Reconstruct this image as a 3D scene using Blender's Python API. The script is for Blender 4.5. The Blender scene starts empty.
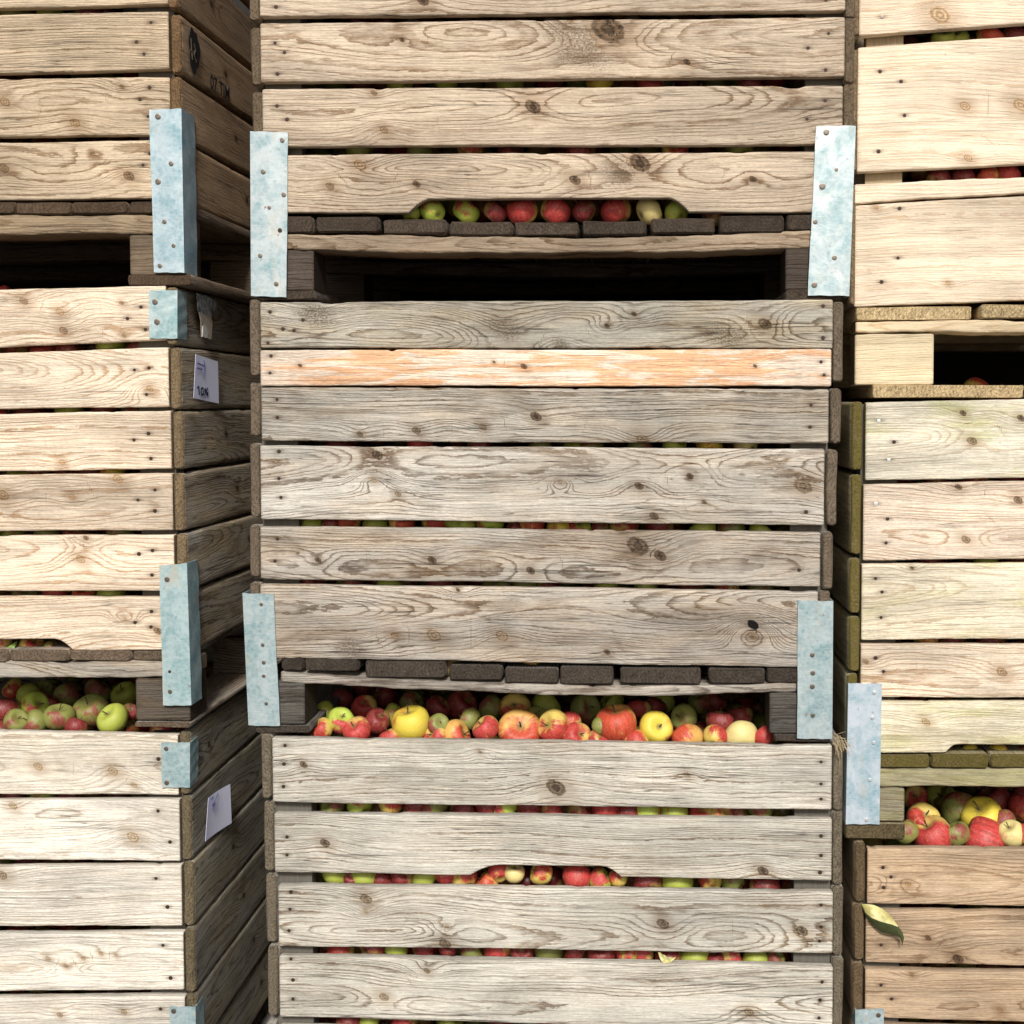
import bpy, math, random
import numpy as np
from mathutils import Matrix, Vector
random.seed(7)
scene = bpy.context.scene
COL = scene.collection
# ------------------------------------------------------------------ camera
F, PX, PY = 1230.0, 602.0, 459.0
EYE = Vector((0.0, -2.5, 1.57))
cam = bpy.data.cameras.new('camera'); co = bpy.data.objects.new('camera', cam); COL.objects.link(co)
cam.sensor_width = 36.0; cam.lens = F/1024*36
cam.shift_x = (512-PX)/1024; cam.shift_y = (PY-512)/1024
cam.clip_end = 200; cam.clip_start = 0.05
RC = Matrix.Rotation(math.radians(2.0), 3, 'Z') @ Matrix.Rotation(math.radians(90-2.5), 3, 'X')
co.matrix_world = Matrix.Translation(EYE) @ RC.to_4x4()
scene.camera = co
def ray(px, py): return RC @ Vector(((px-PX)/F, -(py-PY)/F, -1.0))
# ------------------------------------------------------------------ node helper
def new_mat(name):
    m = bpy.data.materials.new(name); m.use_nodes = True
    nt = m.node_tree; nt.nodes.clear()
    return m, nt
class N:
    def __init__(s, nt): s.nt = nt
    def n(s, t, **k):
        x = s.nt.nodes.new(t)
        for a, b in k.items(): setattr(x, a, b)
        return x
    def put(s, sock, v):
        if isinstance(v, bpy.types.NodeSocket): s.nt.links.new(v, sock)
        elif v is not None:
            if sock.type == 'RGBA' and len(v) == 3: v = (*v, 1)
            sock.default_value = v
    def m(s, op, a, b=None, c=None, clamp=False):
        x = s.n('ShaderNodeMath', operation=op, use_clamp=clamp)
        for i, v in enumerate((a, b, c)):
            if v is not None: s.put(x.inputs[i], v)
        return x.outputs[0]
    def ss(s, x, e0, e1):
        q = s.n('ShaderNodeMapRange', interpolation_type='SMOOTHSTEP', clamp=True)
        s.put(q.inputs['Value'], x); q.inputs['From Min'].default_value = e0; q.inputs['From Max'].default_value = e1
        return q.outputs[0]
    def mix(s, f, a, b, mode='MIX'):
        x = s.n('ShaderNodeMix', data_type='RGBA', blend_type=mode)
        s.put(x.inputs[0], f); s.put(x.inputs[6], a); s.put(x.inputs[7], b)
        return x.outputs[2]
    def noise(s, vec, scale=1, detail=3, rough=.55, dist=0):
        x = s.n('ShaderNodeTexNoise'); s.put(x.inputs['Vector'], vec)
        x.inputs['Scale'].default_value = scale; x.inputs['Detail'].default_value = detail
        x.inputs['Roughness'].default_value = rough; x.inputs['Distortion'].default_value = dist
        return x.outputs[0]
    def vmul(s, vec, v):
        x = s.n('ShaderNodeVectorMath', operation='MULTIPLY'); s.put(x.inputs[0], vec); x.inputs[1].default_value = v
        return x.outputs[0]
    def attr(s, name): return s.n('ShaderNodeAttribute', attribute_name=name)
    def sep(s, v):
        x = s.n('ShaderNodeSeparateXYZ'); s.put(x.inputs[0], v); return x.outputs
    def out(s, color, rough, bump=None, metal=0.0, bs=.5, dist=.002, spec=.4, sub=0, coat=0):
        b = s.n('ShaderNodeBsdfPrincipled'); o = s.n('ShaderNodeOutputMaterial')
        s.put(b.inputs['Base Color'], color); s.put(b.inputs['Roughness'], rough)
        s.put(b.inputs['Metallic'], metal); b.inputs['Specular IOR Level'].default_value = spec
        if coat: b.inputs['Coat Weight'].default_value = coat; b.inputs['Coat Roughness'].default_value = .2
        if bump is not None:
            q = s.n('ShaderNodeBump'); q.inputs['Strength'].default_value = bs; q.inputs['Distance'].default_value = dist
            s.put(q.inputs['Height'], bump); s.nt.links.new(q.outputs[0], b.inputs['Normal'])
        s.nt.links.new(b.outputs[0], o.inputs[0])
        return b
# ------------------------------------------------------------------ wood
MATS = {}
def wood_mat(name, contrast=.6, grey=.3, blot=.35, moss=0.0, orange=0.0, crack=1.0, gritty=.6, fibre=1.0, line=(.40, .30, .21), stain=(.25, .2, .16)):
    m, nt = new_mat(name); g = N(nt)
    pc = g.attr('pc').outputs['Vector']; tint = g.attr('tint').outputs['Color']
    rg = g.attr('ring').outputs['Fac']; kn = g.attr('kn').outputs['Vector']; ns = g.attr('nailstain').outputs['Fac']
    kx, ky, kt = g.sep(kn)
    fine = g.ss(g.noise(g.vmul(pc, (9, 380, 60)), 1, 5, .72), .22, .78)
    fine2 = g.noise(g.vmul(pc, (30, 1100, 90)), 1, 2, .6)
    rough_grain = g.ss(g.noise(g.vmul(pc, (90, 330, 200)), 1, 4, .75), .2, .8)
    strk = g.noise(g.vmul(pc, (16, 210, 60)), 1, 4, .7, .3)
    strp = g.noise(g.vmul(pc, (7, 26, 9)), 1, 3, .6)
    wob = g.noise(g.vmul(pc, (22, 95, 30)), 1, 5, .68)
    ph = g.m('ADD', rg, g.m('MULTIPLY', g.m('SUBTRACT', wob, .5), 1.2))
    fr = g.m('FRACT', ph)
    late = g.m('MULTIPLY', g.ss(fr, .55, .94), g.m('SUBTRACT', 1.0, g.ss(fr, .94, 1.0)))
    late = g.m('MULTIPLY', late, g.m('ADD', .45, g.m('MULTIPLY', rough_grain, 1.0)), clamp=True)
    patch = g.ss(g.noise(g.vmul(pc, (4.5, 20, 5)), 1, 4, .6), .32, .60)
    pm = g.m('ADD', .26, g.m('MULTIPLY', patch, .9))
    lf = g.m('MULTIPLY', g.m('MULTIPLY', late, pm), contrast, clamp=True)
    col = g.mix(lf, tint, g.mix(1.0, tint, line, 'MULTIPLY'))
    # fibre streaks
    f1 = g.m('ADD', 1-.36*fibre, g.m('MULTIPLY', fine, .64*fibre))
    f2 = g.m('ADD', 1-.22*fibre, g.m('MULTIPLY', fine2, .44*fibre))
    f3 = g.m('ADD', 1-.2*fibre, g.m('MULTIPLY', rough_grain, .4*fibre))
    b3 = g.ss(g.noise(g.vmul(pc, (1.7, 8, 3)), 1, 4, .6), .25, .75)
    b4 = g.noise(g.vmul(pc, (15, 1.2, 2)), 1, 3, .5)
    ff = g.m('MULTIPLY', g.m('MULTIPLY', f1, f2), f3)
    ff = g.m('MULTIPLY', ff, g.m('MULTIPLY', g.m('ADD', .70, g.m('MULTIPLY', b3, .56)), g.m('ADD', .86, g.m('MULTIPLY', b4, .28))))
    cmb = g.n('ShaderNodeCombineColor'); [g.put(cmb.inputs[i], ff) for i in range(3)]
    col = g.mix(1.0, col, cmb.outputs[0], 'MULTIPLY')
    dk = g.m('MULTIPLY', g.m('MULTIPLY', g.ss(strk, .56, .70), g.ss(strp, .42, .62)), gritty, clamp=True)
    col = g.mix(dk, col, g.mix(1.0, col, (.30, .24, .19), 'MULTIPLY'))
    # weathered blotches
    b1 = g.noise(g.vmul(pc, (5, 22, 9)), 1, 5, .62, .6)
    col = g.mix(g.m('MULTIPLY', g.ss(b1, .50, .68), blot), col, g.mix(1.0, col, (.46, .39, .32), 'MULTIPLY'))
    b2 = g.noise(g.vmul(pc, (2.2, 11, 4)), 1.7, 4, .6)
    lum = g.n('ShaderNodeRGBToBW'); g.put(lum.inputs[0], col)
    gc = g.n('ShaderNodeCombineColor')
    g.put(gc.inputs[0], g.m('MULTIPLY', lum.outputs[0], 1.01)); g.put(gc.inputs[1], lum.outputs[0]); g.put(gc.inputs[2], g.m('MULTIPLY', lum.outputs[0], .93))
    col = g.mix(g.m('MULTIPLY', g.ss(b2, .35, .65), grey, clamp=True), col, gc.outputs[0])
    if orange:
        o1 = g.noise(g.vmul(pc, (5.5, 42, 9)), 1, 5, .62, 1.2)
        o2 = g.noise(g.vmul(pc, (2.0, 3, 4)), 1, 1)
        om = g.ss(g.m('ADD', o1, g.m('MULTIPLY', g.m('SUBTRACT', o2, .5), .5)), .46, .56)
        col = g.mix(g.m('MULTIPLY', om, orange), col, g.mix(1.0, col, (.96, .64, .42), 'MULTIPLY'))
    if moss:
        m1 = g.noise(g.vmul(pc, (3.0, 13, 5)), 1, 5, .65, .4)
        col = g.mix(g.m('MULTIPLY', g.ss(m1, .48, .66), moss), col, g.mix(1.0, col, (.68, .74, .38), 'MULTIPLY'))
    # specks of dirt
    sp = g.noise(g.vmul(pc, (120, 160, 120)), 1, 2, .5)
    col = g.mix(g.m('MULTIPLY', g.ss(sp, .70, .78), .55), col, stain)
    # knots
    kx = g.m('ADD', kx, g.m('MULTIPLY', ky, .35))
    kr = g.m('SQRT', g.m('ADD', g.m('MULTIPLY', kx, kx), g.m('MULTIPLY', ky, ky)))
    kr = g.m('ADD', kr, g.m('MULTIPLY', g.m('SUBTRACT', g.noise(g.vmul(pc, (110, 190, 90)), 1, 5, .7), .5), .7))
    inside = g.m('SUBTRACT', 1.0, g.ss(kr, .86, 1.06))
    rim = g.m('MULTIPLY', g.ss(kr, .7, .95), inside)
    halo = g.m('SUBTRACT', 1.0, g.ss(kr, .9, 3.4))
    kdark = g.ss(kt, .2, .9)       # 0 pale .. 1 dark
    kcol = g.mix(kdark, g.mix(1.0, col, (.86, .72, .57), 'MULTIPLY'), g.mix(g.ss(kr, .1, .9), g.mix(1.0, tint, (.13, .10, .08), 'MULTIPLY'), g.mix(1.0, col, (.52, .42, .33), 'MULTIPLY')))
    rad = g.noise(g.vmul(kn, (2.6, 2.6, 1)), 1, 3, .7)
    kcol = g.mix(g.m('MULTIPLY', g.ss(rad, .56, .62), kdark), kcol, (.02, .016, .012))
    kring = g.m('ADD', .75, g.m('MULTIPLY', g.m('SINE', g.m('MULTIPLY', kr, 15)), .25))
    kc = g.n('ShaderNodeCombineColor'); [g.put(kc.inputs[i], kring) for i in range(3)]
    kcol = g.mix(1.0, kcol, kc.outputs[0], 'MULTIPLY')
    kcol = g.mix(g.m('MULTIPLY', rim, g.m('ADD', .15, g.m('MULTIPLY', kdark, .55))), kcol, (.05, .035, .025))
    kcol = g.mix(g.ss(kt, 1.5, 1.9), kcol, (.004, .003, .003))
    col = g.mix(g.m('MULTIPLY', g.m('MULTIPLY', halo, g.m('GREATER_THAN', kt, -.5)), g.m('ADD', .15, g.m('MULTIPLY', rough_grain, .75))), col, g.mix(1.0, col, (.55, .45, .36), 'MULTIPLY'))
    isk = g.m('GREATER_THAN', kt, -.5)
    smut = g.m('MULTIPLY', g.m('SUBTRACT', 1.0, g.ss(g.m('ADD', kr, g.m('MULTIPLY', g.m('SUBTRACT', b1, .5), 4.0)), .4, 2.6)), g.m('SUBTRACT', 1.0, isk))
    smut = g.m('MULTIPLY', smut, g.m('ADD', .25, g.ss(g.noise(g.vmul(pc, (210, 300, 200)), 1, 4, .75), .42, .60)), clamp=True)
    col = g.mix(g.m('MULTIPLY', smut, .8), col, g.mix(1.0, tint, (.24, .20, .16), 'MULTIPLY'))
    col = g.mix(g.m('MULTIPLY', inside, isk), col, kcol)
    # drying cracks along the grain
    cr = g.noise(g.vmul(pc, (1.6, 100, 20)), 1, 2, .4)
    crm = g.m('SUBTRACT', 1.0, g.ss(g.m('ABSOLUTE', g.m('SUBTRACT', cr, .5)), .002, .011))
    crg = g.ss(g.noise(g.vmul(pc, (4, 18, 7)), 1, 2), .46, .60)
    crk = g.m('MULTIPLY', g.m('MULTIPLY', crm, crg), crack, clamp=True)
    col = g.mix(g.m('MULTIPLY', crk, .8), col, (.03, .024, .018))
    col = g.mix(g.m('MULTIPLY', ns, .85, clamp=True), col, g.mix(1.0, tint, (.13, .1, .08), 'MULTIPLY'))
    h = g.m('ADD', g.m('MULTIPLY', fine, .5), g.m('MULTIPLY', late, .35))
    h = g.m('ADD', h, g.m('MULTIPLY', rough_grain, .25))
    h = g.m('SUBTRACT', h, g.m('ADD', crk, g.m('MULTIPLY', ns, .5)))
    g.out(col, .82, h, bs=.8, dist=.002, spec=.25)
    MATS[name] = m; return m
def end_mat(name, mul=(.55, .5, .42), moss=0.0):
    m, nt = new_mat(name); g = N(nt)
    pc = g.attr('pc').outputs['Vector']; tint = g.attr('tint').outputs['Color']
    x, w, y = g.sep(pc)
    v = g.m('SUBTRACT', w, y)
    sd = g.m('MULTIPLY', g.m('FRACT', g.m('MULTIPLY', x, 3.7)), .12)
    dy = g.m('SUBTRACT', y, g.m('MULTIPLY', g.m('FRACT', g.m('MULTIPLY', x, 1.37)), .08)); dv = g.m('SUBTRACT', v, sd)
    wob = g.noise(g.vmul(pc, (90, 90, 90)), 1, 3)
    r = g.m('ADD', g.m('SQRT', g.m('ADD', g.m('MULTIPLY', dy, dy), g.m('MULTIPLY', dv, dv))), g.m('MULTIPLY', wob, .010))
    s = g.m('FRACT', g.m('MULTIPLY', r, 130))
    n1 = g.noise(pc, 330, 4, .75); n2 = g.noise(pc, 45, 4, .6)
    base = g.mix(1.0, tint, mul, 'MULTIPLY')
    col = g.mix(g.m('MULTIPLY', g.ss(s, .4, .9), .4), base, g.mix(1.0, base, (.45, .42, .38), 'MULTIPLY'))
    col = g.mix(g.ss(n1, .42, .66), col, g.mix(1.0, base, (.22, .21, .2), 'MULTIPLY'))
    col = g.mix(g.m('MULTIPLY', g.ss(n1, .62, .7), .0), col, base)
    col = g.mix(g.m('MULTIPLY', g.ss(n2, .35, .7), .5), col, g.mix(1.0, col, (.5, .48, .45), 'MULTIPLY'))
    if moss: col = g.mix(g.m('MULTIPLY', g.ss(n2, .3, .55), moss), col, g.mix(1.0, base, (.62, .74, .2), 'MULTIPLY'))
    g.out(col, .9, g.m('ADD', n1, g.m('MULTIPLY', s, .4)), bs=.5, dist=.0015, spec=.2)
    MATS[name] = m
wood_mat('weathered_grey_wood', gritty=1.0, contrast=.95, grey=.55, blot=.6, crack=1)
wood_mat('pale_grey_wood', gritty=.6, contrast=.95, grey=.35, blot=.35, crack=.9)
wood_mat('bleached_wood', gritty=.35, contrast=.62, grey=.3, blot=.22, crack=.7, line=(.50, .40, .30))
wood_mat('tan_wood', gritty=.7, contrast=.85, grey=.06, blot=.28, crack=.8)
wood_mat('light_pine_wood', gritty=.35, contrast=.72, grey=.05, blot=.2, crack=.6, line=(.55, .36, .2))
wood_mat('new_pine_wood', gritty=.12, contrast=.40, grey=.05, blot=.10, crack=.35, fibre=.5, line=(.78, .55, .34))
wood_mat('mossy_wood', gritty=.35, contrast=.5, grey=.15, blot=.2, moss=.6, crack=.5, line=(.6, .45, .28))
wood_mat('brown_wood', contrast=.62, grey=.12, blot=.35, crack=.8, line=(.42, .3, .18))
wood_mat('orange_split_wood', contrast=.25, grey=.05, blot=.15, orange=.85, crack=.6, line=(.7, .45, .28))
wood_mat('dark_pallet_wood', gritty=1.0, contrast=.8, grey=.3, blot=.8, crack=1.3, line=(.3, .24, .2))
end_mat('end_grain'); end_mat('end_grain_pale', (.85, .8, .7)); end_mat('end_grain_dark', (.42, .38, .34)); end_mat('end_grain_mossy', (.50, .44, .30), .4)
EG = bpy.data.materials

def vnoise(u, v, rng, fu, fv, n=6):
    s = 0
    for k in range(n):
        a = rng.uniform(.5, 1); s = s + a*np.sin(u*fu*rng.uniform(.3, 1.6)*6.28 + rng.uniform(0, 6.28) + 1.3*np.sin(v*fv*rng.uniform(.3, 1.2)*6.28+rng.uniform(0, 6.28))) * np.cos(v*fv*rng.uniform(.2, 1.2)*6.28+rng.uniform(0, 6.28))
    return s/n
_seed = [0]
def plank(name, parent, loc, rot, a, b, t, mat, tint, ends='end_grain', knots=(), nails=(), notch=None, sag=0.0,
          bev=.003, res=.004, ringw=.0065, cath=.5, wave=.0008, fine=True, seed=None, label=None, chips=()):
    """a board: a/b = (x, z bottom, z top) at its two ends, t = thickness. notch=(u0,u1,u2,u3,h). knots/nails in local (u, z)."""
    _seed[0] += 1; sd = seed if seed is not None else _seed[0]
    rng = np.random.RandomState(1000+sd)
    x0, zb0, zt0 = a; x1, zb1, zt1 = b
    L = x1-x0; H = max(zt0-zb0, zt1-zb1)
    if not fine: res = .03
    us = np.unique(np.concatenate([[0, bev], np.linspace(bev, L-bev, max(3, int(L/res))), [L-bev, L]]))
    nv = max(3, int(H/res)+1) if fine else 3
    M = []   # (y, f, dz) cross-section: z = zb + f*(zt-zb) + dz
    for f in np.linspace(0, 1, nv): M.append((0, f, bev*(1-2*f)))
    M += [(bev*.3, 1, -bev*.3), (bev, 1, 0), (t*.5, 1, 0), (t-bev, 1, 0), (t-bev*.3, 1, -bev*.3), (t, 1, -bev), (t, .5, 0), (t, 0, bev), (t-bev*.3, 0, bev*.3), (t-bev, 0, 0), (t*.5, 0, 0), (bev, 0, 0), (bev*.3, 0, bev*.3)]
    M = np.array(M); K = len(M)
    U = us[:, None]*np.ones((1, K)); fr = U/L
    ph = rng.uniform(0, 6.28, 8)
    wv = lambda q: wave*(np.sin(us*9+ph[q])+.6*np.sin(us*23+ph[q+1])+.35*np.sin(us*61+ph[q+2])+.25*np.sin(us*140+ph[q+3]))
    zb = zb0+(zb1-zb0)*us/L + wv(0)*.8; zt = zt0+(zt1-zt0)*us/L + wv(3)*.8
    sg = -sag*np.sin(np.pi*us/L); zb = zb+sg; zt = zt+sg
    if notch:
        n0, n1, n2, n3, nh = notch
        s1 = np.clip((us-n0)/max(n1-n0, 1e-4), 0, 1); s2 = np.clip((n3-us)/max(n3-n2, 1e-4), 0, 1)
        sm = lambda q: np.sin(q*np.pi/2)**.9
        zb = zb+nh*np.minimum(sm(s1), sm(s2))
    if fine and not chips: chips = [(rng.uniform(0, L), rng.uniform(.004, .02), rng.uniform(.001, .003)) for _ in range(rng.randint(1, 5))]
    for (uc, wd, hh) in chips:
        zt = zt-hh*np.exp(-((us-uc)/wd)**4)
    Z = zb[:, None]+(zt-zb)[:, None]*M[:, 1][None]+M[:, 2][None]
    Y = M[:, 0][None]*np.ones((len(us), 1))
    X = x0+U
    # soften the two ends
    zc = (zb+zt)[:, None]/2
    for i in (0, -1):
        Z[i] = zc[i]+(Z[i]-zc[i])*(1-bev*.8/H); Y[i] = t/2+(Y[i]-t/2)*(1-bev*1.2/t)
    if name in ('side_plank', 'deck_board', 'skid_board'):
        for i in (0, 1, -1, -2):
            Z[i] = Z[i]+rng.normal(0, .0007, K); Y[i] = Y[i]+rng.normal(0, .0007, K)
        X[0] = X[0]+rng.normal(0, .0006, K)
    P = np.stack([X, Y, Z], -1).reshape(-1, 3)
    vv = Z-min(zb0, zb1); W = vv+Y
    # growth rings
    hc = H/2
    v0 = hc + rng.uniform(-.35, .35)*H if cath > .3 else (hc+rng.choice([-1, 1])*rng.uniform(.8, 2)*H)
    tt = .022+.018*rng.rand()
    n1_, n2_ = rng.uniform(0, 6.28, 2)
    tu = tt + cath*(.020*np.sin(U*rng.uniform(2.2, 4.5)+n1_)+.012*np.sin(U*rng.uniform(6, 10)+n2_)) + .018*cath*(U-L/2)
    vc = v0+.010*np.sin(U*rng.uniform(2, 5)+n2_)+.004*np.sin(U*14+n1_)
    R = np.sqrt((W-vc)**2*1.0+tu**2+1e-6) + .0028*vnoise(U, W, rng, 2.5, 9) + .0009*vnoise(U, W, rng, 12, 30)
    best = np.full(U.shape, 1e9); KN = np.zeros(U.shape+(3,)); KN[..., 0] = 50; KN[..., 1] = 50; KN[..., 2] = .5
    for kk in knots:
        ku, kz, kr, kt = kk[:4]; amp = kk[4] if len(kk) > 4 else .012
        du = U+x0-ku; dv = vv-(kz-min(zb0, zb1)); 
        sg_ = 2.2*kr+.008
        R = R + np.sign(amp)*abs(amp)*np.exp(-((du/1.9)**2+dv**2)/(sg_**2))
        asp = 1.15
        d = np.sqrt((du/asp)**2+dv**2)/kr
        w = d < best; best = np.where(w, d, best)
        KN[..., 0] = np.where(w, du/asp/kr, KN[..., 0]); KN[..., 1] = np.where(w, dv/kr, KN[..., 1]); KN[..., 2] = np.where(w, kt, KN[..., 2])
    NS = np.zeros(U.shape)
    for (nu_, nz_) in nails:
        du = U+x0-nu_; dv = Z-nz_
        NS = np.maximum(NS, np.exp(-(du/.010)**2-(dv/.0036)**2))
    me = bpy.data.meshes.new(name)
    nU = len(us); nf = (nU-1)*K
    i, j = np.meshgrid(np.arange(nU-1), np.arange(K), indexing='ij'); j2 = (j+1) % K
    quads = np.stack([i*K+j, (i+1)*K+j, (i+1)*K+j2, i*K+j2], -1).reshape(-1)
    cap0 = np.arange(K); cap1 = (nU-1)*K+np.arange(K)[::-1]
    loops = np.concatenate([quads, cap0, cap1]).astype(np.int32)
    me.vertices.add(nU*K); me.vertices.foreach_set('co', P.astype(np.float32).ravel())
    me.loops.add(len(loops)); me.loops.foreach_set('vertex_index', loops)
    me.polygons.add(nf+2)
    ls = np.concatenate([np.arange(nf)*4, [nf*4, nf*4+K]]).astype(np.int32)
    me.polygons.foreach_set('loop_start', ls)
    me.polygons.foreach_set('loop_total', np.concatenate([np.full(nf, 4), [K, K]]).astype(np.int32))
    mi = np.zeros(nf+2, np.int32); mi[-2:] = 1
    if name in ('side_plank', 'deck_board', 'skid_board'): mi[:K] = 1; mi[nf-K:nf] = 1
    me.polygons.foreach_set('material_index', mi)
    sm_ = np.ones(nf+2, bool); sm_[-2:] = False
    me.materials.append(MATS[mat]); me.materials.append(MATS[ends])
    me.update(calc_edges=True)
    me.polygons.foreach_set('use_smooth', sm_)
    so = (sd*0.731) % 50
    PC = np.stack([U+so*3.1, W+so*.37, Y], -1).reshape(-1, 3)
    # end_grain subtracts y from w; keep the seed in x only for it
    def at(n_, ty, key, arr): q = me.attributes.new(n_, ty, 'POINT'); q.data.foreach_set(key, np.asarray(arr, np.float32).ravel())
    PC[:, 1] = W.reshape(-1)
    at('pc', 'FLOAT_VECTOR', 'vector', PC); at('kn', 'FLOAT_VECTOR', 'vector', KN)
    at('ring', 'FLOAT', 'value', R/ringw+.5*np.sin(R*rng.uniform(150, 260)+n1_)+.2*np.sin(R*rng.uniform(300, 420)+n2_)); at('nailstain', 'FLOAT', 'value', NS)
    tj = np.array(tint)*(1+rng.uniform(-.05, .05))
    at('tint', 'FLOAT_COLOR', 'color', np.tile(np.append(tj, 1), (nU*K, 1)))
    me.validate(clean_customdata=False)
    o = bpy.data.objects.new(name, me); COL.objects.link(o)
    o.parent = parent; o.location = loc; o.rotation_euler = (0, 0, rot)
    if label: o['label'] = label
    return o
# ------------------------------------------------------------------ small things
def mesh_obj(name, verts, faces, mat, parent=None, loc=(0, 0, 0), rot=(0, 0, 0), smooth=False):
    me = bpy.data.meshes.new(name); me.from_pydata([tuple(v) for v in verts], [], faces); me.update()
    if smooth: me.polygons.foreach_set('use_smooth', [True]*len(me.polygons))
    me.materials.append(mat)
    o = bpy.data.objects.new(name, me); COL.objects.link(o); o.parent = parent; o.location = loc; o.rotation_euler = rot
    return o
def lathe_y(prof, n=14):
    vs, fs = [], []
    for (r, y) in prof:
        for k in range(n): a = k/n*6.2832; vs.append((r*math.cos(a), y, r*math.sin(a)))
    for i in range(len(prof)-1):
        for k in range(n): fs.append((i*n+k, i*n+(k+1) % n, (i+1)*n+(k+1) % n, (i+1)*n+k))
    fs.append(tuple(range(n))); fs.append(tuple((len(prof)-1)*n+k for k in range(n))[::-1])
    return vs, fs
def simple(name, col, rough=.6, metal=0, nscale=60, amt=.5, col2=None, spec=.4):
    m, nt = new_mat(name); g = N(nt)
    tc = g.n('ShaderNodeTexCoord').outputs['Object']
    n = g.noise(tc, nscale, 4, .6)
    c = g.mix(g.m('MULTIPLY', g.ss(n, .4, .65), amt), col, col2 or tuple(q*.4 for q in col))
    g.out(c, rough, n, metal=metal, bs=.25, dist=.001, spec=spec); MATS[name] = m; return m
simple('rusty_nail_iron', (.035, .026, .022), .6, .5, 400, .6, (.12, .05, .025))
simple('screw_steel', (.19, .18, .16), .4, .8, 300, .6, (.22, .12, .07))
simple('new_screw_zinc', (.75, .78, .8), .3, .6, 300, .2)
simple('straw_dry', (.42, .33, .19), .8)
simple('leaf_pale', (.58, .55, .25), .45, 0, 45, .8, (.34, .28, .08))
simple('leaf_dark', (.07, .085, .03), .5)
simple('leaf_green', (.22, .34, .07), .45)
simple('stencil_ink', (.012, .01, .01), .8, 0, 90, .3)
simple('pen_ink', (.03, .03, .07), .6); simple('pen_ink_faint', (.22, .23, .5), .6)
simple('torn_label_grey', (.42, .44, .46), .7, 0, 90, .9, (.12, .11, .10))
simple('torn_label_cream', (.62, .55, .46), .7, 0, 70, .7, (.3, .2, .13))
simple('note_paper', (.78, .80, 1.0), .65, 0, 20, .12, (.60, .62, .92))
simple('apple_stem_bark', (.10, .07, .03), .8)
def ground_mat():
    m, nt = new_mat('concrete_yard'); g = N(nt)
    tc = g.n('ShaderNodeTexCoord').outputs['Object']
    n = g.noise(tc, 3, 6, .6); n2 = g.noise(tc, 90, 4, .7)
    c = g.mix(n, (.10, .095, .085), (.17, .165, .15)); c = g.mix(g.m('MULTIPLY', n2, .5), c, (.12, .11, .1))
    g.out(c, .9, n2, bs=.4, dist=.004); MATS['concrete'] = m
ground_mat()
def metal_mat():
    m, nt = new_mat('galvanised_steel'); g = N(nt)
    tc = g.n('ShaderNodeTexCoord').outputs['Object']; tint = g.mix(1.0, g.n('ShaderNodeObjectInfo').outputs['Color'], (.72, .67, .67), 'MULTIPLY')
    rnd = g.n('ShaderNodeObjectInfo').outputs['Random']
    va = g.n('ShaderNodeVectorMath', operation='ADD'); g.put(va.inputs[0], tc)
    cm = g.n('ShaderNodeCombineXYZ'); g.put(cm.inputs[0], g.m('MULTIPLY', rnd, 40)); g.put(va.inputs[1], cm.outputs[0]); tc = va.outputs[0]
    vo = g.n('ShaderNodeTexVoronoi'); g.put(vo.inputs['Vector'], tc); vo.inputs['Scale'].default_value = 130
    n1 = g.noise(tc, 22, 6, .68, .5); n2 = g.noise(tc, 160, 4, .7); n3 = g.noise(g.vmul(tc, (1, 1, .25)), 34, 4, .6)
    c = g.mix(g.ss(n1, .35, .68), tint, g.mix(1.0, tint, (.42, .62, .66), 'MULTIPLY'))
    c = g.mix(g.m('MULTIPLY', vo.outputs['Distance'], .35), c, (.62, .72, .72))
    c = g.mix(g.m('MULTIPLY', g.ss(n3, .60, .72), .6), c, (.50, .46, .36))
    sc = g.noise(g.vmul(tc, (40, 40, 600)), 1, 4, .7); c = g.mix(g.m('MULTIPLY', g.ss(sc, .55, .7), .35), c, (.75, .80, .80))
    c = g.mix(g.m('MULTIPLY', g.ss(g.noise(tc, 90, 5, .75), .60, .70), .6), c, (.17, .20, .21))
    c = g.mix(g.m('MULTIPLY', g.ss(g.noise(tc, 48, 3, .6), .70, .76), .9), c, (.24, .12, .05))
    g.out(c, g.m('ADD', .42, g.m('MULTIPLY', n1, .25)), g.m('ADD', n1, g.m('MULTIPLY', n2, .2)), metal=.35, bs=.28, dist=.003, spec=.5)
    MATS['galvanised'] = m
metal_mat()

NAIL = None
def nail(parent, x, z, y=0.0, r=.0039, kind='nail'):
    global NAIL
    if NAIL is None:
        v, f = lathe_y([(.2, -.15), (.75, -.12), (1, .0), (1, .5)], 10)
        NAIL = {}
        for k, mt in (('nail_head', 'rusty_nail_iron'), ('screw_head', 'screw_steel'), ('new_screw', 'new_screw_zinc')):
            me = bpy.data.meshes.new(k); me.from_pydata(v, [], f); me.update(); me.materials.append(MATS[mt]); NAIL[k] = me
    nm = {'nail': 'nail_head', 'screw': 'screw_head', 'zinc': 'new_screw'}[kind]
    o = bpy.data.objects.new('nail_head' if kind == 'nail' else 'screw_head', NAIL[nm]); COL.objects.link(o); o.parent = parent
    r = r*random.uniform(.85, 1.15)
    o.location = (x, y, z); o.scale = (r, r*.5, r); o.rotation_euler = (0, random.uniform(0, 6), 0)
    return o
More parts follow.
